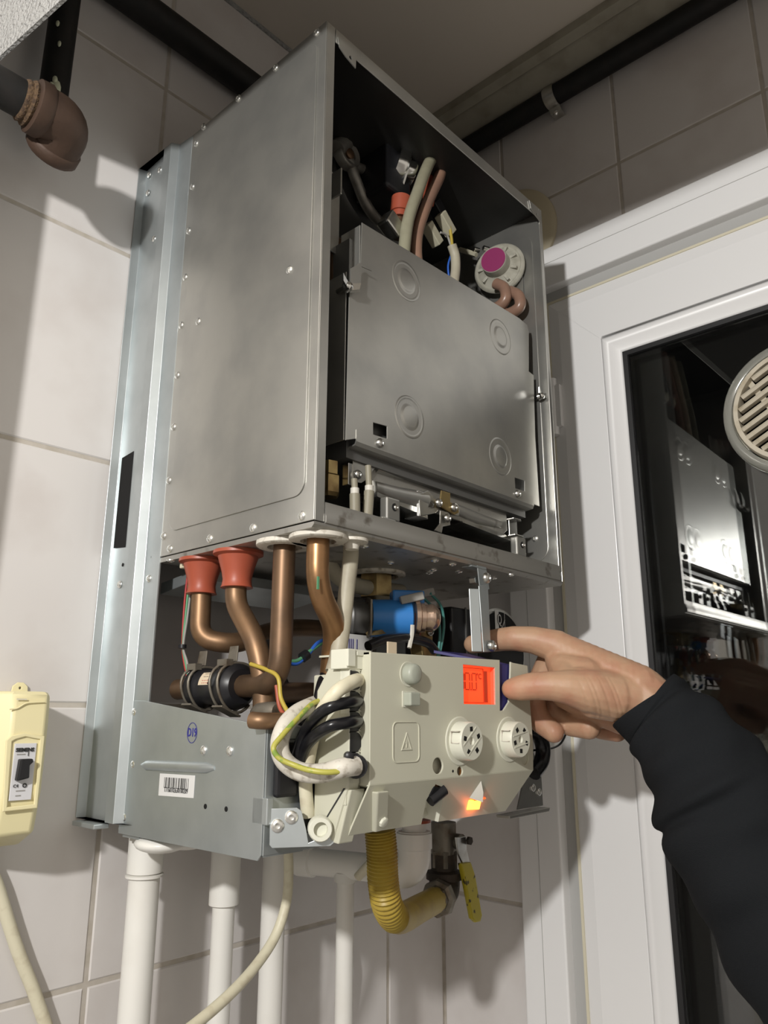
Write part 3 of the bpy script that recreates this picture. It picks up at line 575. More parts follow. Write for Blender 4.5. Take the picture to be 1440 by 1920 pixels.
# --- flue on top
MB().tube(bend([(0.245,0.118,0.574),(0.245,0.118,0.668),(0.36,0.180,0.662),(0.645,0.181,0.690)],0.06,8),0.048,28).build('flue_duct','flue_white',BO,60,label='white flue elbow')
MB().lathe((0.245,0.118,0.5725),Z,[(0,0.075),(0.006,0.075),(0.012,0.066),(0.034,0.064),(0.038,0.055)],32).build('flue_collar','flue_white',BO,50)
MB().lathe((XW-0.0004,0.181,0.6975),-X,[(0,0.102),(0.006,0.102),(0.011,0.095),(0.012,0.060),(0.002,0.0595)],56).build('flue_rosette','rosette_cream',BO,50,label='cream round wall plate')
MB().box((0.0016,0.0016,0.5690),(0.4484,0.2583,0.5703)).build('top_shade_sheet','shade_dark',BO,0)  # dark sheet added under the top panel to paint in its shade
# --- copper pipework below the chamber (it hangs in a row close to the left side)
PX = 0.025
def pp(q, x=PX): return at(*q, x=x)
def boot(c, name='silicone_boot', m='silicone_red'):
    return MB().lathe((c.x,c.y,-0.0066),-Z,[(0,0.0265),(0.0035,0.0265),(0.0055,0.0215),(0.012,0.0195),(0.022,0.0165),(0.030,0.0150),(0.036,0.0158),(0.0385,0.0170),(0.0385,0.012)],32).build(name,m,BO,50,label='red rubber pipe seal')
c1, c2 = V((0.024,0.208,0)), V((0.024,0.144,0))
boot(c1); boot(c2)
tube('copper_pipe', bend([c1+V((0,0,-0.03)), V((0.024,0.206,-0.094)), V((0.050,0.180,-0.100)), V((0.150,0.215,-0.070)), V((0.30,0.25,-0.060))],0.05,8), 0.0110,'copper',BO,raw=True)
q2 = [c2+V((0,0,-0.03)), V((0.024,0.146,-0.060)), V((0.026,0.108,-0.105)), V((0.030,0.098,-0.150)), V((0.030,0.098,-0.288))]
tube('copper_pipe', bend(q2,0.045,8), 0.0112,'copper',BO,raw=True)
MB().lathe((0.030,0.098,-0.215),Z,[(0,0.0135),(0.045,0.0135),(0.047,0.0115)],20).build('pipe_sleeve','copper',BO,40)
c3 = V((0.026,0.071,0))
VZ = -0.146
tube('copper_pipe', bend([c3+V((0,0,-0.006)), V((0.026,0.071,VZ)), V((0.026,0.135,VZ))],0.052,10), 0.0112,'copper_brown',BO,raw=True)
for c in (c3, V((0.030,0.026,0))):
    MB().lathe((c.x,c.y,-0.0066),-Z,[(0,0.0285),(0.004,0.0285),(0.0055,0.0265),(0.0055,0.0175),(0.001,0.017)],32).build('pipe_grommet','cable_dirty',BO,50)
tube('copper_pipe', bend([V((0.030,0.026,-0.004)), V((0.030,0.026,-0.058)), V((0.062,0.032,-0.092)), V((0.075,0.052,-0.125)), V((0.075,0.052,-0.20))],0.03,8), 0.0112,'copper_bright',BO,raw=True,label='bright copper pipe with a green dash')
p = at(596,1093,y=0.0145); MB().box((p.x-0.0012,p.y-0.0006,p.z-0.006),(p.x+0.0012,p.y+0.0004,p.z+0.006)).build('green_mark','wire_green',BO,0)
tube('copper_crosspipe',[V((0.03,0.10,-0.155)),V((0.12,0.13,-0.150)),V((0.33,0.16,-0.150))],0.0105,'copper_brown',BO)
# black flow valve with spring clips and a cream label
yv0, yv1 = 0.128, 0.212
fv = MB().lathe((PX,yv0,VZ),Y,[(0,0.017),(0.006,0.0225),(0.010,0.0235),(0.022,0.0225),(0.026,0.0190),(0.058,0.0175),(0.062,0.021),(0.074,0.021),(0.078,0.015),(0.082,0.0130)],32).build('flow_valve','black_plastic',BO,45,label='black cylindrical flow valve with spring clips')
MB().tube([(PX,yv1-0.004,VZ),(PX,yv1+0.030,VZ-0.001)],0.0112,18).build('copper_stub','copper_brown',fv,50)
la = [V((PX-0.0186*math.cos(a), yy, VZ+0.0186*math.sin(a))) for yy in (0.155,0.178) for a in (math.radians(5+k*9) for k in range(6))]
MB().add(la,[(k,k+1,k+7,k+6) for k in range(5)]).build('paper_label','label_cream',fv,60)
for k, (a_, m_) in enumerate(((44,'ink_black'),(33,'ink_black'),(20,'ink_red'),(12,'ink_red'))):
    a = math.radians(a_); d = V((-math.cos(a),0,math.sin(a))); c = V((PX,0.1665,VZ))+d*0.0189
    text(('TYPE','3/8','MADE IN','ITALY')[k] if False else '- - - -', c, -Y, d.cross(-Y)*-1 if False else V((math.sin(a),0,math.cos(a))), 0.005, m_, fv, 'label_print')
for yy, rr in ((0.142,0.0245),(0.196,0.0222)):
    cb = MB()
    for off in (-0.0065, 0.0065):
        pr = [V((PX-(rr+0.0015*math.sin(3*a))*math.cos(a), yy+off, VZ+(rr+0.0015*math.sin(3*a))*math.sin(a))) for a in (math.radians(-130+k*13) for k in range(21))]
        cb.tube(pr, 0.0016, 8)
    cb.box((PX-0.016,yy-0.008,VZ+rr-0.0045),(PX-0.008,yy+0.008,VZ+rr+0.002))
    cb.build('spring_clip','valve_nickel',fv,50)
    tb_ = MB(); tb_.prism([(PX-0.004,yy-0.008,VZ+rr),(PX-0.004,yy+0.008,VZ+rr),(PX-0.002,yy+0.007,VZ+rr+0.016),(PX-0.002,yy-0.007,VZ+rr+0.016)],(0.0015,0,0)); tb_.build('clip_tab','valve_nickel',fv,0,0.0006)
    MB().prism([(PX-0.020,yy-0.0085,VZ-rr+0.004),(PX-0.020,yy+0.0085,VZ-rr+0.004),(PX+0.004,yy+0.0085,VZ-rr-0.006),(PX+0.004,yy-0.0085,VZ-rr-0.006)],(0.001,0,0.002)).build('clip_leg','valve_nickel',fv,0,0.0006)
# filling loop stub in front
tube('fill_pipe',[at(468,1350,y=0.062),at(495,1352,y=0.05),at(545,1352,y=0.046)],[0.003]+[0.0075]*16,'copper',BO)
MB().lathe(at(500,1334,x=0.02),V((0,-1,0)),[(-0.02,0.004),(-0.012,0.008),(0,0.009),(0.012,0.009),(0.016,0.007)],14).build('drain_cock','valve_nickel',BO,40)
# small cream switch and thin wires at far left
s = MB(); p = at(357,1056,x=0.02); s.box((p.x-0.008,p.y-0.010,p.z-0.006),(p.x+0.008,p.y+0.010,p.z+0.006)); s.build('wire_bushing','cable_cream',BO,0,0.0015)
for k, m_ in enumerate(('wire_red','wire_green','wire_grey')):
    tube('thin_wire',[at(q[0]+k*2.2*sp_,q[1],x=0.02) for q, sp_ in (((354,1062),1),((348,1110),2),((344,1160),1.6),((342,1212),0.4),((345,1240),1.2),((351,1270),1.0))],0.0013,m_,BO)
MB().lathe(at(342,1212,x=0.018),Z,[(-0.002,0.0045),(0.002,0.0045)],10).build('cable_tie','black_plastic',BO,40)
# louvred white bracket at back left
s = MB(); a_ = at(300,1115,x=0.03); b_ = at(372,1085,x=0.03); s.prism([a_,b_,b_+V((0,0,0.012)),a_+V((0,0,0.014))],(0.20,0.0,0.0)); s.build('rear_crossbar','galvanized',BO,0,0.001)
# lower wires behind
for pts, m_, r_ in (([(505,1222),(550,1245),(575,1230),(600,1203),(640,1200)],'wire_blue',0.0022),([(510,1232),(553,1240),(580,1222),(610,1203),(640,1206)],'wire_green',0.0022),([(545,1300),(575,1290),(600,1280)],'wire_blue',0.0014)):
    tube('loom_wire',[at(*q,y=0.14) for q in pts],r_,m_,BO)
MB().lathe(at(571,1230,y=0.138),V((1,0,0.6)),[(-0.004,0.006),(0.004,0.006)],10).build('cable_tie','black_plastic',BO,40)
for pts, m_ in (([(470,1245),(498,1255),(521,1270),(527,1310),(545,1345)],'wire_yellow'),([(518,1285),(524,1325),(537,1345)],'silicone_red')):
    tube('sensor_wire',[at(*q,x=0.016) for q in pts],0.0020,m_,BO)
tube('braided_hose',[at(*q,y=0.13) for q in ((495,1200),(500,1230),(545,1320),(565,1345),(600,1350))],0.009,'cable_black',BO)
# pale hoses hanging from the chamber floor
tube('drain_hose',[at(*q,y=0.030) for q in ((658,1015),(657,1050),(650,1105),(644,1160),(634,1225),(625,1260))],0.0082,'hose_grey',BO,label='grey-beige hose')
MB().lathe(at(660,1012,z=-0.0066),-Z,[(0,0.016),(0.003,0.016),(0.004,0.008),(0.010,0.0065)],24).build('hose_grommet','cable_dirty',BO,50)
tube('gas_hose',[at(*q,y=0.12) for q in ((612,1050),(632,1080),(668,1098),(720,1106),(752,1110))],0.0095,'hose_grey',BO)
# --- gas valve: blue coil, brass nose, black body
g0 = at(705,1075,z=-0.0066)
MB().lathe(g0,-Z,[(0,0.036),(0.003,0.036),(0.0045,0.033),(0.0045,0.027),(0.0,0.027)],32).build('valve_flange','cable_dirty',BO,50)
MB().lathe(g0,-Z,[(0,0.021),(0.03,0.021)],6).build('valve_union','brass',BO,0)
GY = 0.085
gx = at(745,1160,y=GY)
gvax = V((0.80,-0.60,0)).normalized()
def gp(q,y=GY): return at(*q,y=y)
gv = MB().lathe(gp((745,1160)),gvax,[(-0.032,0.0215),(0.014,0.0225),(0.016,0.020)],32).build('gas_valve_coil','coil_blue',BO,40,label='bright blue solenoid coil')
MB().lathe(gp((745,1160))-gvax*0.030,gvax,[(-0.030,0.019),(-0.024,0.021),(-0.020,0.018),(0,0.018)],28).build('coil_neck','steel_dark',gv,40)
plate('coil_yoke', [(-0.024,-0.022),(0.024,-0.022),(0.026,0.018),(0.0,0.024),(-0.026,0.018)], gp((745,1160))-gvax*0.036, gvax.cross(Z)*-1, Z, 0.002, 'valve_nickel', gv)
pc_ = gp((766,1128),0.078); s = MB(); s.box((-0.021,-0.011,-0.020),(0.017,0.011,0.012)); Rz = Matrix((gvax, Z.cross(gvax), Z)).transposed(); s.v = [Rz@q+pc_ for q in s.v]; s.build('coil_plug_socket','coil_blue',gv,0,0.002)
for k, q in enumerate(((772,1122),(793,1114))):
    p = gp(q,0.064+0.012*k); s = MB(); s.box((-0.014,-0.0045,-0.0045),(0.014,0.0045,0.005)); Ry = Matrix.Rotation(math.radians(-14),3,'Y'); s.v=[Rz@(Ry@v0)+p for v0 in s.v]; s.build('coil_terminal','wire_grey',gv,0,0.0012)
for pts in ([(790,1118),(812,1140),(823,1168),(824,1200),(820,1235)],[(806,1112),(826,1135),(832,1165),(830,1195),(822,1235)]):
    tube('coil_wire',[gp(q,0.068) for q in pts],0.0017,'wire_teal',gv)
MB().lathe(gp((764,1160)),gvax,[(0.0,0.0208),(0.014,0.0208)],32).build('coil_band','silicone_red',gv,40)
nz_ = gp((775,1158),0.07)
MB().lathe(nz_,gvax,[(0.0,0.0215),(0.005,0.0215),(0.007,0.018),(0.012,0.0175),(0.013,0.0155),(0.018,0.0155),(0.020,0.0165),(0.024,0.0160),(0.030,0.011),(0.031,0.0065),(0.026,0.0055),(0.026,0)],32).build('valve_nose','brass_pink',gv,40)
MB().lathe(nz_+gvax*0.027,gvax,[(0,0.0045),(0.0042,0.0045),(0.0050,0.003),(0.0050,0)],16).build('nose_screw','silicone_red',gv,40)
s = MB(); a_ = gp((800,1205),0.085); s.prism([gp((783,1180),0.088),gp((812,1170),0.088),gp((812,1205),0.088),gp((826,1240),0.088),gp((795,1240),0.088),gp((790,1205),0.088)],(0,0.02,0)); vb = s.build('valve_body','brass',BO,0,0.002)
screw(gp((806,1185),0.087), vb)
s = MB(); a_ = gp((710,1185)); s.prism([gp((708,1182)),gp((770,1170)),gp((772,1178)),gp((712,1190))],(0,0.02,0)); s.build('valve_rail','brass',BO,0)
MB().prism([gp((640,1118),0.13),gp((708,1120),0.13),gp((708,1240),0.13),gp((640,1240),0.13)],(0,0.03,0)).build('valve_housing','steel_dark',BO,0,0.004)
a_ = gp((862,1185),0.10); s = MB(); s.box((a_.x-0.030,0.09,a_.z-0.07),(a_.x+0.026,0.17,a_.z+0.030)); ib = s.build('ignition_box','black_plastic',BO,0,0.003)
s = MB(); s.box((a_.x-0.002,0.0885,a_.z-0.07),(a_.x+0.0005,0.0902,a_.z+0.031)); s.build('box_edge','steel_dark',ib,0)
tube('black_harness',[gp(q,0.06) for q in ((690,1212),(720,1200),(760,1196),(800,1205),(815,1220))],0.0055,'cable_black',BO)
tube('zip_tie',[gp(q,0.055) for q in ((773,1172),(772,1190),(767,1215))],0.0026,'lead_white',BO,seg=6)
s = MB(); p = gp((735,1215),0.02); s.box((p.x-0.007,p.y-0.001,p.z-0.006),(p.x+0.006,p.y+0.001,p.z+0.006)); s.build('paper_tab','label_cream',BO,0)
s = MB(); p = gp((672,1207),0.11); s.box((p.x-0.022,p.y-0.001,p.z-0.010),(p.x+0.022,p.y+0.001,p.z+0.010)); sl = s.build('serial_sticker','sticker_white',BO,0)
text('||| |', p+V((-0.010,-0.0013,0)), X, Z, 0.012, 'ink_blue', sl)
# --- pump / expansion vessel with round black badge
ev = at(940,1195,y=0.115)
evn = MB().lathe(ev+V((0.012,0.012,-0.02)),-Y,[(-0.05,0.064),(0.0,0.064),(0.003,0.060),(0.004,0.0)],48).build('pump_motor','steel',BO,40,label='pump with a black round badge')
MB().lathe(ev+V((0.010,0.0078,-0.02)),-Y,[(0,0.058),(0.0006,0.058)],48).build('pump_badge','hole_black',evn,0)
pl0 = at(937,1164,y=0.122)
plate('badge_frame', rrect(-0.0125,-0.0155,0.0125,0.0155,0.001,2), pl0, X, Z, 0.0004, 'ink_white', evn, holes=[rrect(-0.0118,-0.0148,0.0118,0.0148,0.001,2)])
plate('badge_stripe', rrect(-0.0118,-0.0148,-0.003,0.0148,0.0005,2), pl0, X, Z, 0.0004, 'ink_white', evn)
text('Q', pl0+V((-0.002,-0.0008,0.001)), X, Z, 0.022, 'ink_black', evn, 'badge_letter', sx=0.62, bold=0.0006)
text('Q', pl0+V((-0.002,-0.0012,0.001)), X, Z, 0.0215, 'ink_white', evn, 'badge_letter', sx=0.6)
tube('badge_tick',[pl0+V((-0.001,-0.0012,-0.006)),pl0+V((0.003,-0.0012,-0.0115)),pl0+V((0.011,-0.0012,0.002))],0.0007,'ink_white',evn,n=1,seg=6,raw=True)
# --- stay that holds the control panel under the chamber
SY = 0.0
def sp3(q,y=SY): return at(*q,y=y)
sa0 = sp3((900,1062)); sb0 = sp3((915,1225),-0.012)
st_ = MB(); 
up = [sp3(q,0.004) for q in ((893,1060),(909,1060),(916,1105),(899,1110))]
plate('stay_upper', uv_poly(up,(0,0.004,0),X,Z),(0,0.004,0),X,Z,0.0014,'galvanized',BO,bevel=0.0003)
s = MB(); s.box((up[0].x-0.012,0.002,-0.0085),(up[1].x,0.016,-0.0068)); s.build('stay_foot','galvanized',BO,0)
lo_ = [sp3(q,-0.004) for q in ((887,1104),(914,1096),(920,1190),(921,1222),(909,1224),(908,1221),(893,1224))]
stp = MB(); stp.prism([sp3((898,1098),-0.004),sp3((915,1096),-0.004),sp3((921,1222),-0.004),sp3((907,1223),-0.004)],(0,0.0015,0))
tA, tB = sp3((898,1104),-0.004), sp3((904,1222),-0.004)
stp.prism([tA,tB,tB+V((-0.010,0.007,0)),tA+V((-0.010,0.007,0))],(0.0010,0.0010,0))
stl = stp.build('stay_lower','galvanized',BO,0,0.0008)
for q in ((911,1084),(921,1211)): screw(sp3(q,-0.006), stl).scale = (1.25,1.25,1.25)
MB().lathe(sp3((889,1088),0.01),-Y,[(-0.004,0.005),(0.004,0.005)],6).build('stay_nut','bare_steel',stl,0)
# --- control panel
PY = -0.020
def f3(q,y=PY): return at(*q,y=y)
zT, zB, zK = -0.1180, -0.2770, -0.2335
xl, xr = 0.0560, 0.3235
ztr = -0.1235
# front face with display window, recesses and notch
disp = [f3(q) for q in ((868.5,1246),(927.5,1252),(928.5,1321),(870,1320))]
out = [V((xl,PY,zK)), V((xl,PY,zT)), f3((937,1237.5)), f3((937.5,1333)), f3((944,1332)), f3((954,1316)), f3((955,1300)), f3((957,1262)), f3((957.5,1241)), f3((963,1243)), f3((989,1248)), f3((1000,1400)), V((f3((1000,1445)).x,PY,zK))]
holes_ = [disp, [f3((821+9.5*math.cos(a),1436+15.5*math.sin(a))) for a in (2*math.pi*k/16 for k in range(16))], [f3((862.5+5.2*math.cos(a),1446+8.5*math.sin(a))) for a in (2*math.pi*k/14 for k in range(14))], [f3((984+7*math.cos(a),1422+12*math.sin(a))) for a in (2*math.pi*k/14 for k in range(14))]]
cpn = plate('control_panel', uv_poly(out,(0,PY,0),X,Z), (0,PY+0.0022,0), X, Z, 0.0022, 'plastic_beige', BO, holes=[uv_poly(h,(0,PY,0),X,Z) for h in holes_], bevel=0.0006, label='beige plastic control panel box')
CPN = cpn
xr2 = out[-1].x
# chamfered lower face with the switch recess, box behind
yb = 0.004; 
def lowface(x, t): return V((x, PY+(yb-PY)*t, zK+(zB-zK)*t))
def lf(px, py):                            # a sight line met with the sloping lower face
    n = V((0, (zB-zK), -(yb-PY))).normalized(); d = CR*((px-720)/FPX)+CD*((py-960)/FPX)+CF; p0 = lowface(0,0); t = (p0-CAM).dot(n)/d.dot(n); return CAM+d*t
lu = X; lv = (lowface(0,0)-lowface(0,1)).normalized()
lo0 = lowface(0,1)
xbl, xbr = xl-0.002, 0.300
rec = [lowface(lf(788,1549).x,1),lf(799,1500),lf(816,1471),lf(834,1478),lowface(lf(820,1545).x,1)]
low_out = [lowface(xbl,1)] + rec + [lowface(xbr,1), lowface(xr2,0), lowface(xl,0)]
lowp = plate('lower_fascia', uv_poly(low_out,lo0,lu,lv), lo0+V((0,0.0015,0.001)), lu, lv, 0.0018, 'plastic_beige', CPN, bevel=0.0004)
s = MB(); s.box((xl+0.003,PY+0.036,-0.272),(0.304,0.060,-0.136)); s.box((xl+0.003,PY+0.012,-0.228),(0.304,PY+0.036,-0.136)); s.build('panel_box','plastic_beige',CPN,0,0.002)
s = MB(); s.box((xl+0.001,PY+0.002,zK-0.001),(xl+0.003,PY+0.03,zT)); s.box((xl+0.001,PY+0.002,zT-0.0018),(f3((937,1237)).x,0.05,zT)); s.build('panel_rim','plastic_beige',CPN,0)
a_=f3((957,1245)).x
s = MB(); s.box((a_+0.006,PY+0.002,-0.2325),(0.322,0.05,-0.1275)); s.build('panel_end','plastic_beige',CPN,0,0.001)
# navy foil seen through the notch and above the panel
s = MB(); s.box((f3((930,1240)).x,-0.0165,-0.1780),(f3((962,1240)).x,-0.0145,-0.1190)); s.prism([V((0.262,-0.014,-0.1195)),V((0.300,-0.014,-0.1215)),V((0.300,0.05,-0.105)),V((0.235,0.05,-0.105))],(0,0,0.003)); s.build('navy_foil','foil_navy',CPN,0)
# display
dsp = MB().prism([p+V((0,0.006,0)) for p in disp],(0,0.001,0)).build('display','lcd_orange',CPN,0,label='lit orange display reading 30.0 °C')
din = MB()
for a,b2 in zip(disp, disp[1:]+disp[:1]): din.prism([a+V((0,0.0002,0)),b2+V((0,0.0002,0)),b2+V((0,0.006,0)),a+V((0,0.006,0))],(0.0001,0,0.0001))
din.build('display_bezel','lcd_edge',CPN,0)
ddx = disp[1].x-disp[0].x
s = MB(); s.box((disp[1].x-0.0135,PY+0.0052,disp[2].z+0.002),(disp[1].x-0.0075,PY+0.0058,disp[1].z-0.004)); s.build('display_edge','lcd_digit',CPN,0)
fr = plate('display_frame', rrect(disp[0].x+0.001,disp[2].z+0.0015,disp[1].x-0.0145,disp[1].z-0.0015,0.001,2), (0,PY+0.0056,0), X, Z, 0.0004, 'lcd_digit', CPN, holes=[rrect(disp[0].x+0.0016,disp[2].z+0.0021,disp[1].x-0.0151,disp[1].z-0.0021,0.001,2)])
# seven-segment digits
def seg7(cx, cz, w_, h_, on):
    b = MB(); t = 0.0011
    S = {'a':((-w_,h_),(w_,h_)),'b':((w_,h_),(w_,0)),'c':((w_,0),(w_,-h_)),'d':((-w_,-h_),(w_,-h_)),'e':((-w_,0),(-w_,-h_)),'f':((-w_,h_),(-w_,0)),'g':((-w_,0),(w_,0))}
    for k in on:
        (x0,z0),(x1,z1) = S[k]; dx, dz = (t*0.5, -t*0.6) if x0 == x1 else (-t*0.6, t*0.5)
        if x0 == x1: b.box((cx+x0-t/2,PY+0.0050,cz+min(z0,z1)+t*0.6),(cx+x0+t/2,PY+0.0056,cz+max(z0,z1)-t*0.6))
        else: b.box((cx+x0+t*0.6,PY+0.0050,cz+z0-t/2),(cx+x1-t*0.6,PY+0.0056,cz+z0+t/2))
    return b
dz0 = disp[0].z-0.0165
for cx, on in ((disp[0].x+0.0035,'abcdg'),(disp[0].x+0.0135,'abcdef'),(disp[0].x+0.0255,'abcdef')): seg7(cx,dz0,0.0038,0.0085,on).build('display_digit','lcd_digit',CPN,0)
MB().box((disp[0].x+0.0190,PY+0.0050,dz0-0.0092),(disp[0].x+0.0203,PY+0.0056,dz0-0.0078)).build('display_point','lcd_digit',CPN,0)
text('°C', V((disp[0].x+0.0345,PY+0.0053,dz0+0.0055)), X, Z, 0.0085, 'lcd_digit', CPN, 'display_unit', bold=0.0001)
# push buttons
p = f3((766,1264)); MB().lathe(p+V((-0.001,0,0)),-Y,[(0,0.0118),(0.0006,0.0118),(0.0006,0.0108),(0.0004,0.0105)],28).build('button_ring','plastic_light',CPN,40)
MB().lathe(p,-Y,[(0,0.0098),(0.007,0.0098),(0.0095,0.0088),(0.0106,0.0065),(0.011,0.0)],28).build('push_button','plastic_button',CPN,50,label='round grey-green push button')
p = f3((766,1311)); plate('button_ring', rrect(-0.0095,-0.0075,0.0085,0.0075,0.001,3), p, X, Z, 0.0007, 'plastic_light', CPN)
s = MB(); s.box((p.x-0.0080,PY-0.0095,p.z-0.0062),(p.x+0.0068,PY,p.z+0.0062)); s.build('push_button','plastic_button',CPN,0,0.0014,3,label='square grey-green push button')
# moulded warning badge: raised rounded frame and triangle
p = f3((762,1391)); 
plate('warning_frame', rrect(-0.0198,-0.0185,0.0185,0.0185,0.006), p+V((0,0.0002,0)), X, Z, 0.0010, 'plastic_beige', CPN, holes=[rrect(-0.0187,-0.0174,0.0174,0.0174,0.005)], bevel=0.0003)
plate('warning_triangle', [(-0.0078,-0.0075),(0.0078,-0.0075),(0.0,0.0085)], p+V((0,0.0002,0)), X, Z, 0.0009, 'plastic_beige', CPN, holes=[[(-0.0056,-0.0062),(0.0056,-0.0062),(0.0,0.0056)]], bevel=0.0002)
plate('warning_bolt', [(-0.0004,0.0035),(0.0008,0.0004),(0.0016,0.0006),(-0.0004,-0.0052),(-0.0002,-0.0012),(-0.0014,-0.0014)], p+V((0,0.0002,0)), X, Z, 0.0008, 'plastic_beige', CPN)
# two keyed control spindles
def knob(q, rot):
    p = f3(q); MB().lathe(p,-Y,[(0,0.0238),(0.0008,0.0238),(0.0012,0.0228),(0.0010,0.0222)],40).build('knob_ring','plastic_light',CPN,40)
    k = MB().lathe(p,-Y,[(0,0.0192),(0.0145,0.0186),(0.0155,0.0178),(0.0152,0.0040),(0.0120,0.0032),(0.0120,0)],40).build('control_knob','plastic_light',CPN,40,label='cream keyed control spindle')
    for a in range(5):
        an = rot+a*2*math.pi/5; c = p+V((0.0118*math.cos(an),-0.0154,0.0118*math.sin(an)))
        MB().box((-0.0022,-0.0003,-0.0022),(0.0022,0.0004,0.0022),Matrix.Rotation(-an,3,'Y'),c).build('knob_slot','hole_black',k,0)
    MB().lathe(p+V((0,-0.0121,0)),-Y,[(0,0.0030),(0.0002,0.0030)],14).build('knob_hole','cable_dirty',k,0)
    for dx in (-0.006,0.006):
        MB().box((-0.0006,-0.0005,-0.014),(0.0006,0.0002,0.014),Matrix.Rotation(rot+0.5,3,'Y'),p+V((dx*math.cos(rot+.5),-0.0154,-dx*math.sin(rot+.5)))).build('knob_rib','plastic_light',k,0)
    an = rot+2.5
    b = MB()
    for dd in (-0.0055,0.0055):
        b.box((-0.0006,-0.0055,-0.0005),(0.0004,0.0055,0.0005),None,None) if False else b.box((p.x-0.0196,PY-0.0135,p.z+0.004+dd-0.0004),(p.x-0.0165,PY-0.0040,p.z+0.004+dd+0.0004))
    b.box((p.x-0.0196,PY-0.0044,p.z-0.0015),(p.x-0.0165,PY-0.0036,p.z+0.0095))
    b.build('knob_latch','cable_dirty',k,0)
knob((862,1389),0.4); knob((954,1386),0.9)
# dimples: floors of the round recesses
for q, r_ in (((821,1436),0.012),((862.5,1446),0.008),((984,1422),0.010)):
    MB().lathe(f3(q)+V((0.002,0.0085,0)),-Y,[(0,r_),(0.0008,r_)],20).build('recess_floor','plastic_beige',CPN,0)
MB().lathe(f3((849,1446))+V((0,0.0001,0)),-Y,[(0,0.0014),(0.0002,0.0014)],10).build('pin_hole','hole_black',CPN,0)
# rocker switch in its recess
s = MB(); rc = [p+V((0,0.011,0.004)) for p in rec]; s.prism([p+V((0,0.018,0.002)) for p in rec],(0,0.001,0)); [s.prism([p0,p1,p1+V((0,0.018,0.002)),p0+V((0,0.018,0.002))],(0.0008,0.0004,0)) for p0,p1 in ((rec[0],rec[1]),(rec[1],rec[2]),(rec[3],rec[4]))]; s.build('switch_recess','plastic_light',CPN,0)
a_, b_ = lf(808,1497), lf(832,1480); MB().tube([a_+V((-0.001,0.001,-0.002)),b_+V((0.0,0.0,0.0))],0.0062,18).build('rocker_switch','black_plastic',CPN,50)
s = MB(); s.prism([lf(802,1494)+V((0,-0.001,0)),lf(812,1474)+V((0,-0.001,0)),lf(834,1480)+V((0,-0.001,0)),lf(826,1497)+V((0,-0.001,0))],(0,0.012,0.004)); s.build('switch_body','black_plastic',CPN,0,0.002)
# indicator lamp: white prism above a glowing orange lens
tip, bl_, br2_ = lf(902,1464), lf(880,1496), lf(906,1494)
rg = lf(920,1512)
nrm = V((0,-(zK-zB),(PY-yb))).normalized()
if nrm.y > 0: nrm = -nrm
s = MB(); s.add([tip,bl_,br2_,(bl_+br2_)*0.5+nrm*0.009,tip.lerp((bl_+br2_)*0.5,0.5)+nrm*0.0065],[(0,1,4),(1,3,4),(4,3,2),(0,4,2),(1,2,3),(0,2,1)]); s.build('indicator_hood','lead_white',CPN,70)
gl = [lf(879,1500),lf(901,1498),lf(897,1516),lf(875,1517)]
MB().prism([p+nrm*0.0012 for p in gl],(0,0.004,0)).build('indicator_lens','led_core',CPN,0,label='glowing orange indicator lamp')
MB().prism([p+nrm*0.0016 for p in (lf(886,1497),lf(908,1493.5),lf(909,1496),lf(898,1498.5),lf(887,1500))],(0,0.003,0)).build('indicator_rim','led_glow',CPN,0)
ld2 = bpy.data.lights.new('indicator_light','POINT'); ld2.energy = 0.013; ld2.color = (1.0,0.16,0.03); ld2.shadow_soft_size = 0.004
o2 = bpy.data.objects.new('indicator_light', ld2); COL.objects.link(o2); adopt(o2, lf(886,1512)+nrm*0.009, CPN)
# lug with a screw at the lower left of the fascia
lg_ = [lf(*q) for q in ((697,1478),(722,1475),(722,1548),(697,1556),(690,1556))]
s = MB(); s.prism([lf(700,1478)+nrm*0.006,lf(722,1476)+nrm*0.006,lf(722,1550)+nrm*0.004,lf(699,1556)+nrm*0.004],(0,0.024,0)); s.build('fascia_lug','plastic_beige',CPN,0,0.0015,3)
MB().lathe(lf(712,1535)+nrm*0.0048,nrm,[(0,0.0052),(0.002,0.0045),(0.0025,0.0035),(0.0025,0)],8).build('lug_screw','plastic_light',CPN,30)
# left cheek and the cable gland column
KX, KY = 0.042, -0.008
ck = [at(*q,x=KX) for q in ((616,1257),(656,1258),(656,1440),(690,1480),(642,1568),(607,1560),(593,1540),(595,1290))]
ck = [V((KX,p.y,p.z)) for p in ck]
MB().prism([V((KX,KY+0.0,-0.133)),V((KX,0.022,-0.133)),V((KX,0.036,-0.152)),V((KX,0.037,-0.272)),V((KX,0.012,-0.281)),V((KX,KY,-0.232))],(0.014,0,0)).build('side_cheek','plastic_beige',CPN,0,0.0015)
s = MB(); s.prism([V((KX-0.0006,KY+0.004,-0.236)),V((KX-0.0006,0.030,-0.276)),V((KX-0.0006,0.031,-0.2755)),V((KX-0.0006,KY+0.006,-0.236))],(0.0007,0,0)); s.build('cheek_groove','ink_black',CPN,0)
MB().prism([V((KX+0.002,KY-0.001,-0.237)),V((KX+0.002,KY+0.005,-0.237)),V((KX+0.002,0.026,-0.281)),V((KX+0.002,0.006,-0.283))],(0.018,0,0)).build('cheek_rib','plastic_beige',CPN,0,0.0012)
s = MB(); p0_ = at(650,1216,y=KY-0.001); p1_ = at(691,1256,y=KY-0.001); s.box((p0_.x,KY-0.001,p1_.z),(p1_.x+0.004,KY+0.02,p0_.z)); s.box((p0_.x,KY-0.003,p1_.z+0.002),(p0_.x+0.010,KY,p0_.z)); s.box((p0_.x+0.012,KY-0.0024,p1_.z+0.012),(p1_.x,KY,p1_.z+0.016)); s.build('gland_head','plastic_light',CPN,0,0.0008)
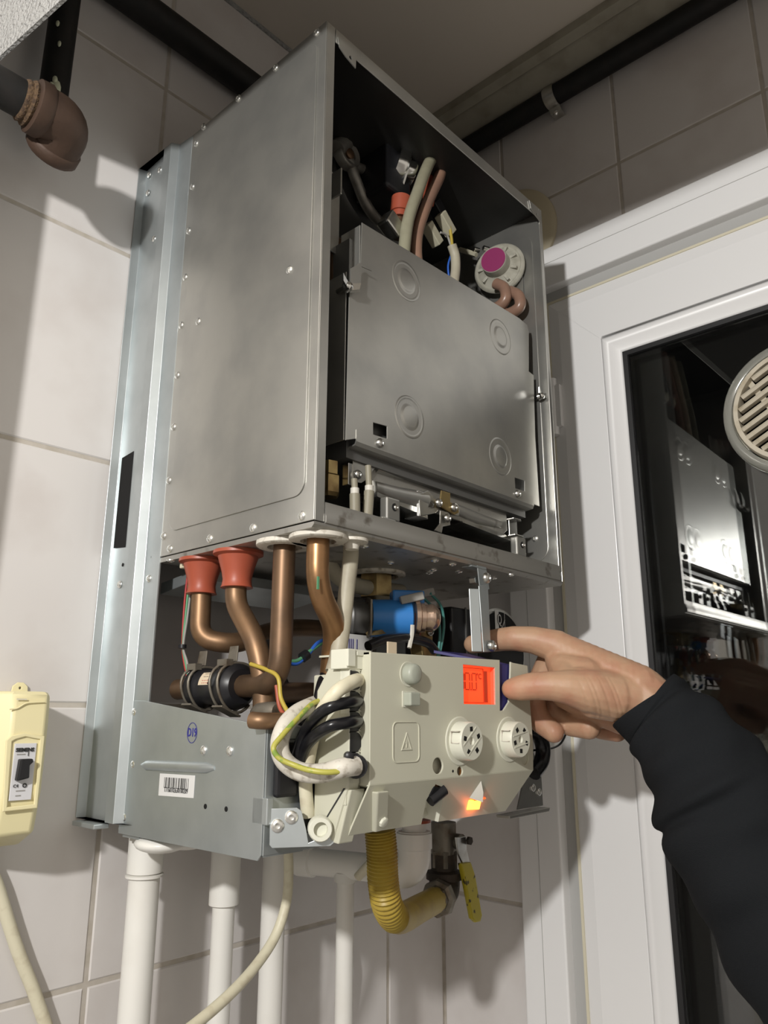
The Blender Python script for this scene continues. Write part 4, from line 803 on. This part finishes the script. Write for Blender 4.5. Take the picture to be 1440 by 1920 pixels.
for k, yc in enumerate((1276,1315,1353,1391,1430)):
    p = at(668,yc,y=KY); hgt = 0.0107
    prof = [(-0.0085,-hgt),(0.0015,-hgt)] + [(0.0015+hgt*math.sin(math.radians(a)), -hgt*math.cos(math.radians(a))) for a in range(15,180,15)] + [(0.0015,hgt),(-0.0085,hgt)]
    inn = [(-0.0083,-0.0086),(-0.001,-0.0086)] + [(-0.001+0.0082*math.sin(math.radians(a)), -0.0086*math.cos(math.radians(a))) for a in range(20,180,20)] + [(-0.001,0.0086),(-0.0083,0.0086)]
    cg = plate('cable_gland', prof, p+V((0,0.012,0)), X, Z, 0.012, 'plastic_light', CPN, holes=[inn], bevel=0.0006)
    gr = plate('gland_grommet', [(a*0.98,b_*0.98) for a,b_ in inn], p+V((0,0.0078,0)), X, Z, 0.008, 'black_plastic', CPN)
    MB().prism([V((p.x+0.008,KY+0.003,p.z-hgt-0.0025)),V((p.x+0.019,KY+0.003,p.z-hgt-0.0025)),V((p.x+0.019,KY+0.003,p.z-hgt+0.0025)),V((p.x+0.008,KY+0.003,p.z-hgt+0.0025))],(0,0.006,0)).build('gland_web','plastic_beige',CPN,0)
MB().box((KX+0.001,KY+0.004,-0.250),(xl+0.004,KY+0.03,-0.132)).build('gland_back','plastic_beige',CPN,0)
MB().box((0.0612,PY+0.0020,-0.236),(0.0680,KY+0.010,-0.120)).build('panel_rim','plastic_beige',CPN,0)
# strain relief of the lowest cable
p = at(667,1437,y=KY-0.010); MB().lathe(p,V((-0.6,-0.8,0)),[(-0.012,0.0095),(0.0,0.0105),(0.004,0.0098),(0.004,0)],20).build('strain_relief','black_plastic',CPN,50)
MB().lathe(at(654,1418,y=KY-0.012),V((-0.6,-0.8,0)),[(-0.006,0.004),(0.004,0.004),(0.005,0.0025)],12).build('relief_latch','black_plastic',CPN,40)
# cables looping at the left of the panel
def cab(name, pts, r_, m_, label=None): return tube(name,[at(px,py,y=yy) for px,py,yy in pts],r_,m_,BO,label=label,n=10)
cab('panel_cable',[(674,1275,-0.002),(667,1276,-0.011),(654,1282,-0.015),(630,1298,-0.015),(606,1330,0.000),(590,1370,0.022),(579,1420,0.034),(573,1465,0.038),(575,1505,0.040),(578,1530,0.041)],0.0063,'cable_cream','cream cable from the top gland')
cab('panel_cable',[(668,1436,-0.020),(640,1440,-0.018),(600,1450,0.004),(560,1446,0.024),(532,1425,0.032),(524,1395,0.035),(534,1362,0.036),(556,1338,0.040),(580,1325,0.045),(600,1318,0.055)],0.0083,'cable_dirty','thick off-white cable from the lowest gland')
cab('panel_cable',[(674,1314,-0.002),(667,1315,-0.011),(652,1317,-0.016),(620,1325,-0.012),(592,1345,0.006),(572,1372,0.026),(558,1405,0.036),(548,1440,0.040)],0.0054,'cable_black','upper black cable')
cab('panel_cable',[(674,1352,-0.002),(667,1353,-0.011),(652,1355,-0.016),(620,1361,-0.010),(590,1380,0.010),(570,1405,0.030),(560,1440,0.042)],0.0054,'cable_black','lower black cable')
cab('black_cable',[(625,1235,0.075),(606,1275,0.050),(597,1320,0.042),(592,1380,0.044),(585,1450,0.046),(574,1520,0.047),(570,1560,0.0475)],0.0055,'cable_black')
cab('earth_wire',[(608,1311,0.035),(585,1320,0.032),(560,1345,0.026),(530,1378,0.024),(513,1402,0.024),(524,1422,0.020),(552,1435,0.010),(580,1444,-0.004),(615,1448,-0.016),(655,1444,-0.024)],0.0024,'wire_yellowgreen','yellow-green earth wire')
MB().box((0.005,0.0440,-0.245),(0.030,0.0520,-0.195)).build('cable_clamp','black_plastic',BO,0,0.003)
# right end: black loom loop, bracket and foot
tube('side_loom',[at(*q,y=0.03) for q in ((992,1365),(1010,1380),(1018,1405),(1014,1430),(1000,1450))],0.0095,'cable_black',BO)
tube('thin_cable',[at(*q,y=0.035) for q in ((1000,1407),(1030,1404),(1050,1395),(1061,1375),(1060,1362))],0.0014,'cable_black',BO,seg=6)
rb_ = plate('right_bracket', uv_poly([at(*q,y=0.045) for q in ((992,1400),(1012,1440),(1016,1510),(968,1518),(978,1470))],(0,0.045,0),X,Z),(0,0.045,0),X,Z,0.0016,'steel',BO)
for q in ((999,1477),(1010,1485)): rivet(at(*q,y=0.0432), rb_, '-y')
MB().prism([at(955,1530,y=0.045),at(1032,1514,y=0.045),at(1030,1522,y=0.045),at(957,1536,y=0.045)],(0,0.02,0)).build('right_foot','steel_dirty',rb_,0,0.001)

# ================================================================ PIPES BELOW
def ppr(name, label, xy, r_, ztop, parts=(), group=None):
    o = tag(empty(name,(xy[0],xy[1],-1.3)), label, 'pipe', group)
    tube('pipe',[(xy[0],xy[1],-1.299),(xy[0],xy[1],ztop)],r_,'white_ppr',o,raw=True,seg=24)
    for z0, z1, rr in parts:
        MB().lathe((xy[0],xy[1],z0),Z,[(0,r_+0.0003),(0.001,rr),(z1-z0-0.001,rr),(z1-z0,r_+0.0003)],28).build('coupling','white_ppr',o,40)
    return o
py_ = 0.305; WG = 'upright white water pipes under the boiler'
w1 = ppr('water_pipe','thick white plastic pipe, leftmost under the boiler',(0.0390,py_),0.0168,-0.2960,[(-0.3425,-0.2965,0.0195),(-0.3470,-0.3425,0.0205)],WG)
w2 = ppr('water_pipe','white plastic pipe with a long coupling, second from the left',(0.1480,py_),0.0132,-0.2960,[(-0.392,-0.326,0.0178)],WG)
w3 = ppr('water_pipe','plain white plastic pipe beside the hanging cable',(0.2240,py_),0.0150,-0.2960,(),WG)
hF, hE = at(562,1612,z=-0.355), at(777,1636,z=-0.355)
tq = hF.lerp(hE,0.42)
w4 = ppr('water_pipe','slim white plastic pipe hanging from the white tee, right of the cable',(tq.x,tq.y),0.0109,-0.372,(),WG)
# horizontal run with a tee over the slim pipe and an elbow at its near end
tr_ = tag(empty('connecting_pipe',(tq.x,tq.y,-0.355)),'horizontal white pipe with a tee and end elbow under the control panel','pipe')
hd0 = (hE-hF).normalized()
tube('pipe',[hF,hF.lerp(hE,0.80)],0.0160,'white_ppr',tr_,raw=True,seg=24)
MB().lathe(hF-hd0*0.002,hd0,[(0,0.0165),(0.001,0.0192),(0.024,0.0192),(0.025,0.0165)],24).build('coupling','white_ppr',tr_,40)
MB().lathe(tq-Z*0.020,Z,[(0,0.0112),(0.001,0.0142),(0.012,0.0150)],24).build('tee_socket','white_ppr',tr_,40)
tube('elbow', bend([hF.lerp(hE,0.72),hE,hE+Z*0.046],0.026,8),0.0195,'white_ppr',tr_,raw=True,seg=24)
MB().lathe(hE+Z*0.026,Z,[(0,0.0196),(0.001,0.0215),(0.018,0.0215),(0.019,0.0196)],24).build('elbow_socket','white_ppr',tr_,40)
tube('pipe_riser',[hE+Z*0.04,V((hE.x,hE.y,-0.2965))],0.0145,'white_ppr',tr_,raw=True,seg=20)
MB().lathe(V((hE.x,hE.y,-0.2990)),Z,[(0,0.0200),(0.003,0.0200)],20).build('red_washer','silicone_red',tr_,40)
# lumpy insulated necks just under the tray
for k, (q, rx) in enumerate((((300,1590),0.026),((345,1592),0.024),((520,1596),0.030),((845,1548),0.036))):
    p = at(*q,y=0.25); 
    tag(MB().ball((p.x,0.25,-0.3045),(rx,0.03,0.0095),20,12).build('pipe_neck','white_ppr',None,70), ('white rounded pipe fitting under the left end of the metal tray','white rounded pipe fitting second under the metal tray','white rounded pipe fitting under the hinge bracket','white rounded fitting under the right end of the control panel')[k], 'fitting', 'white fittings under the metal tray')
# corrugated yellow gas hose
gh = tag(empty('gas_connector_hose',(0.2,0.1,-0.4)),'corrugated yellow gas hose curving up under the control panel','hose')
path = crom([at(*q,y=yy) for q, yy in (((712,1555),0.085),((716,1600),0.085),((718,1650),0.088),((727,1700),0.095),((748,1722),0.115),((785,1704),0.145),((815,1688),0.168))],40)
rad = [0.0158 + (0.0010*math.sin(k*2*math.pi/5.0) if k < 150 else 0.0) for k in range(len(path))]
MB().tube(path,rad,24).build('corrugated_hose','hose_yellow',gh,60)
vt = at(825,1688,y=0.178)
gvl = tag(empty('gas_cock',(vt.x,vt.y,vt.z)),'dark cast gas cock with a yellow lever beside the white elbow','valve')
hd = (path[-1]-path[-4]).normalized()
MB().lathe(path[-1]-hd*0.004,hd,[(0,0.0165),(0.010,0.0170),(0.012,0.022),(0.022,0.0235),(0.026,0.022)],8).build('hose_nut','valve_nickel',gvl,0)
e0 = path[-1]+hd*0.016
cx_ = at(833,1640,y=0.185)
MB().tube(bend([e0,V((cx_.x,cx_.y,e0.z+0.006)),V((cx_.x,cx_.y,cx_.z))],0.03,8),0.0205,20).build('cast_elbow','cast_dark',gvl,50)
MB().lathe(cx_,Z,[(-0.006,0.021),(-0.005,0.0245),(0.004,0.0245),(0.005,0.0215),(0.006,0.0175),(0.026,0.0175)],24).build('elbow_rim','cast_dark',gvl,40)
MB().lathe(cx_+Z*0.010,Z,[(0,0.0188),(0.020,0.0188)],6).build('valve_hex','valve_nickel',gvl,0)
MB().lathe(cx_+Z*0.026,Z,[(0,0.0170),(0.04,0.0170)],20).build('valve_barrel','valve_nickel',gvl,40)
lv0 = at(861,1578,y=0.165); 
MB().lathe(lv0+Y*0.012,-Y,[(0,0.010),(0.016,0.010),(0.018,0.007)],16).build('valve_stem','valve_nickel',gvl,40)
l_a = [at(*q,y=0.158) for q in ((852,1570),(870,1568),(872,1592),(878,1618),(866,1622),(856,1600))]
plate('lever_arm', uv_poly(l_a,(0,0.158,0),X,Z),(0,0.158,0),X,Z,0.003,'bare_steel',gvl,bevel=0.0006)
l_b = [at(*q,y=0.156) for q in ((859,1618),(878,1616),(886,1640),(899,1715),(896,1727),(887,1729),(880,1722),(868,1660))]
plate('lever_handle', uv_poly(l_b,(0,0.156,0),X,Z),(0,0.158,0),X,Z,0.007,'lever_yellow',gvl,bevel=0.002)
MB().lathe(lv0+V((0.004,-0.012,0.002)),-Y,[(0,0.0055),(0.004,0.0055)],6).build('lever_nut','cast_dark',gvl,0)
tube('yellow_tie',[at(670,1645,y=0.19),at(698,1615,y=0.17)],0.0055,'gasket_cream',gh,n=2,seg=8)
# hanging cream power cable
hc = tag(tube('power_cable',[at(*q,y=yy) for q, yy in (((540,1590),0.20),((541,1640),0.20),((536,1695),0.20),((516,1755),0.20),((480,1810),0.195),((430,1865),0.185),((360,1925),0.175),((270,1990),0.16))],0.0055,'cable_cream',n=10),'thin cream cable hanging in a curve from under the boiler','cable')
hc2 = tag(tube('wall_cable',[at(*q,y=0.3505) for q in ((640,1925),(645,1890),(652,1850),(656,1810),(650,1770))],0.0042,'cable_dirty',n=10),'dim off-white cable lying against the wall behind the slim pipe','cable')
# ---------------------------------------------------------------- breaker box on the wall at left
bx = tag(empty('breaker_box',(-0.115,0.37,-0.30)),'cream surface-mounted breaker box at the left edge of the photo','breaker box')
BYF = 0.285
def b3(q,y=BYF): return at(*q,y=y)
x0b, x1b = -0.180, b3((86,1400)).x
zt_, zb_ = b3((60,1296)).z, b3((40,1590)).z
xc = b3((18,1400)).x
prof = [(x0b,0.3695),(x0b,0.335),(xc,BYF),(x1b-0.003,BYF),(x1b+0.004,0.295),(x1b+0.006,0.3695)]
rg_ = []
for z_, k_ in ((zb_-0.002,0.55),(zb_+0.012,0.92),(zb_+0.05,1.0),(zt_-0.03,1.0),(zt_-0.004,0.97),(zt_,0.9)):
    rg_.append([V((x, 0.3695+(y-0.3695)*k_, z_)) for x,y in prof])
MB().rings(rg_).build('breaker_case','breaker_cream',bx,25,0.0025,3)
# recess frame round the breaker, scalloped top
def onf(q, lift=0.0): return b3(q,BYF-lift)
fo = [onf(q) for q in ((10,1388),(20,1379),(45,1374),(60,1377),(82,1380),(68,1515),(3,1522))]
fi = [onf(q) for q in ((21,1390),(28,1386),(46,1381),(60,1384),(74,1386),(62,1507),(12,1513))]
plate('breaker_recess', uv_poly(fo,(0,BYF,0),X,Z),(0,BYF,0),X,Z,0.0022,'breaker_cream',bx,holes=[uv_poly(fi,(0,BYF,0),X,Z)],bevel=0.0009)
brk = [onf(q) for q in ((27,1394),(68,1393),(57,1499),(15,1502))]
bk = plate('breaker', uv_poly(brk,(0,BYF,0),X,Z),(0,BYF,0),X,Z,0.0016,'breaker_white',bx,bevel=0.0005)
tn = onf((40,1440),0.004); s = MB(); s.prism([onf((33,1423),0.002),onf((56,1422),0.002),onf((57,1428),0.002),onf((50,1434),0.002),onf((49,1458),0.002),onf((26,1464),0.002),onf((31,1436),0.002)],(0,-0.008,0)); s.build('breaker_toggle','black_plastic',bk,0,0.0012)
bu_ = (brk[1]-brk[0]).normalized(); bv_ = Z
text('SIEMENS', onf((47,1406),0.0024), X, Z, 0.0048, 'ink_black', bk, bold=0.0002)
text('I', onf((53,1414),0.0024), X, Z, 0.0055, 'ink_black', bk)
text('O', onf((46,1473),0.0024), X, Z, 0.0055, 'ink_black', bk, bold=0.0002)
text('C4', onf((29,1474),0.0024), X, Z, 0.0042, 'ink_black', bk)
for qa, qb in (((30,1414.5),(46,1414)),((28,1483),(45,1482)),((27,1492),(37,1491.5))): MB().box((onf(qa).x,BYF-0.0020,onf(qa).z-0.0005),(onf(qb).x,BYF-0.0017,onf(qa).z+0.0005)).build('fine_print','wire_grey',bk,0)
MB().box((onf((31,1311)).x,BYF-0.0004,onf((31,1311)).z-0.0007),(onf((50,1311)).x,BYF,onf((31,1311)).z+0.0007)).build('moulded_mark','gasket_cream',bx,0)
tube('moulded_line',[onf(q,0.0) for q in ((18,1330),(32,1328),(48,1319),(64,1317),(84,1316))],0.0007,'breaker_cream',bx,seg=6)
p = at(36,1290,y=0.3685); plate('hanging_tab',[(-0.010,-0.012),(0.010,-0.012),(0.008,0.002),(0.003,0.006),(-0.003,0.006),(-0.008,0.002)],p,X,Z,0.0025,'breaker_cream',bx,holes=[circ(0,0,0.0015,10)],bevel=0.0006)
wc = tag(tube('breaker_cable',[at(*q,y=0.3605) for q in ((-30,1605),(-6,1660),(16,1730),(36,1790),(60,1850),(85,1920),(110,1985))],0.0065,'cable_cream',n=10),'thick cream cable running down the wall below the breaker box','cable')

# ================================================================ PERSON
def chain(b, pts, n=10):
    P = [dp(a,c,d) for a,c,d,_ in pts]; R = [r for *_, r in pts]
    for i in range(len(P)-1):
        for k in range(n):
            t = k/n; b.ball(P[i].lerp(P[i+1],t), R[i]*(1-t)+R[i+1]*t, 12, 9)
    b.ball(P[-1], R[-1], 12, 9)
hd_ = MB()
chain(hd_, [(1044,1212,0.892,0.0190),(1000,1200,0.900,0.0160),(963,1197,0.906,0.0145),(940,1199,0.914,0.0138),(914,1203,0.925,0.0130),(886,1208,0.938,0.0112)])      # index
chain(hd_, [(1150,1305,0.838,0.026),(1105,1296,0.832,0.0235),(1068,1289,0.830,0.0185),(1035,1286,0.832,0.0160),(1008,1286,0.835,0.0150),(994,1287,0.838,0.0148),(976,1290,0.841,0.0138),(959,1292,0.844,0.0112)])  # thumb
chain(hd_, [(1034,1240,0.915,0.0175),(1003,1300,0.917,0.0150),(1000,1326,0.914,0.0150),(1014,1354,0.902,0.0136),(1038,1373,0.888,0.0122)])                          # middle
chain(hd_, [(1066,1252,0.935,0.0175),(1042,1322,0.925,0.0148),(1048,1342,0.915,0.0148),(1070,1358,0.898,0.0140),(1104,1364,0.878,0.0136)])                          # ring
chain(hd_, [(1104,1266,0.945,0.0165),(1094,1328,0.932,0.0138),(1102,1350,0.922,0.0136),(1126,1366,0.908,0.0126),(1156,1372,0.893,0.0118)])                          # little
chain(hd_, [(1046,1240,0.882,0.0150),(1058,1262,0.862,0.0170),(1064,1280,0.845,0.0180)])
chain(hd_, [(1056,1254,0.868,0.017),(1095,1272,0.855,0.024)])
chain(hd_, [(1060,1300,0.895,0.018),(1110,1318,0.885,0.022),(1170,1335,0.872,0.026)])
for a, bq in (((1044,1214,0.892,0.0195),(1196,1290,0.846,0.0265)),((1036,1238,0.915,0.0180),(1195,1298,0.865,0.026)),((1068,1254,0.933,0.0175),(1202,1312,0.872,0.025)),((1104,1270,0.943,0.0165),(1208,1325,0.870,0.024)),((1090,1290,0.840,0.0235),(1195,1312,0.842,0.028)),((1060,1245,0.890,0.0170),(1150,1290,0.860,0.028)),((1085,1255,0.870,0.020),(1120,1300,0.850,0.022)),((1110,1318,0.838,0.0165),(1190,1322,0.840,0.022))):
    chain(hd_, [a,bq], 12)
chain(hd_, [(1195,1300,0.850,0.032),(1222,1325,0.838,0.032),(1262,1388,0.818,0.037),(1330,1480,0.790,0.045),(1400,1600,0.76,0.05)], 10)
c = sum(hd_.v, V())/len(hd_.v)
me = bpy.data.meshes.new('hand'); me.from_pydata([p-c for p in hd_.v],[],hd_.f)
to = bpy.data.objects.new('t', me); COL.objects.link(to)
rmod = to.modifiers.new('r','REMESH'); rmod.mode = 'VOXEL'; rmod.voxel_size = 0.0014
smod = to.modifiers.new('s','SMOOTH'); smod.iterations = 7; smod.factor = 0.55
dg = bpy.context.evaluated_depsgraph_get(); me2 = bpy.data.meshes.new_from_object(to.evaluated_get(dg)); bpy.data.objects.remove(to)
# creases at the base of the thumb and on the wrist
e_c = (dp(1060,1290,0.83)-dp(1190,1318,0.835)).normalized(); n_c = (CD*0.8+CR*0.6).normalized(); c0_ = dp(1128,1328,0.815)-c
for vv in me2.vertices:
    r_ = vv.co-c0_
    if r_.length < 0.042:
        s_ = r_.dot(e_c)+0.55*r_.dot(CD); fade = max(0.0, 1-(r_.length/0.042)**2)
        g = sum(math.exp(-((s_-k)/0.0013)**2) for k in (-0.021,-0.0165,-0.008,0.001,0.0055,0.014))
        vv.co += CF*(0.0009*g*fade)
person = finish('person', me2, c, 'skin', None, 180)
tag(person, 'right hand and arm in a black sleeve reaching to the control panel', 'person')
# sleeve: rings with folds, open cuff
sl_p = [(1214,1322,0.838,0.0440),(1240,1342,0.829,0.0470),(1269,1374,0.815,0.0510),(1300,1415,0.802,0.0570),(1331,1466,0.790,0.0640),(1355,1510,0.780,0.0690),(1380,1562,0.768,0.0710),(1420,1630,0.752,0.0710),(1466,1702,0.735,0.0720),(1530,1800,0.71,0.074),(1600,1900,0.69,0.076)]
P = crom([dp(a,b_,d) for a,b_,d,_ in sl_p],8); R0 = [r for *_,r in sl_p]
n_ = len(P); rings = []
T = [(P[min(i+1,n_-1)]-P[max(i-1,0)]).normalized() for i in range(n_)]
T[0] = T[1] = (dp(1242,1360,0.83)-dp(1206,1310,0.845)).normalized()
u = T[0].orthogonal().normalized(); SEG = 56
for i in range(n_):
    u = (u-T[i]*u.dot(T[i])).normalized(); v = T[i].cross(u); fi_ = i/8; k = min(int(fi_), len(R0)-2); r_ = R0[k]+(R0[k+1]-R0[k])*(fi_-k)
    row = []
    for j in range(SEG):
        a = 2*math.pi*j/SEG
        w_ = 0.0022*math.sin(i*0.55+2.2*math.sin(a+0.6))*(1 if i > 5 else 0.2) + 0.0018*math.sin(3*a+i*0.21)*(min(i,10)/10) + 0.0012*math.sin(5*a-i*0.4)*(min(i,10)/10)
        bulge = 0.003*math.exp(-((i-37+5*math.cos(a))/2.6)**2) - 0.003*math.exp(-((i-41+5*math.cos(a))/2.4)**2)
        cuff = 0.0035*math.exp(-((i-8)/1.5)**2)*-0.6
        row.append(P[i] + (u*math.cos(a)+v*math.sin(a))*(r_+w_+bulge+cuff))
    rings.append(row)
inner = []
for i in (3,0): inner.append([P[i] + (p-P[i])*0.93 for p in rings[i]])
lip = [P[0]-T[0]*0.0015 + (p-P[0])*0.985 for p in rings[0]]
MB().rings([inner[0],inner[1],lip]+rings, cap=False).build('sleeve','fabric_black',person,80,label='black sweater sleeve')
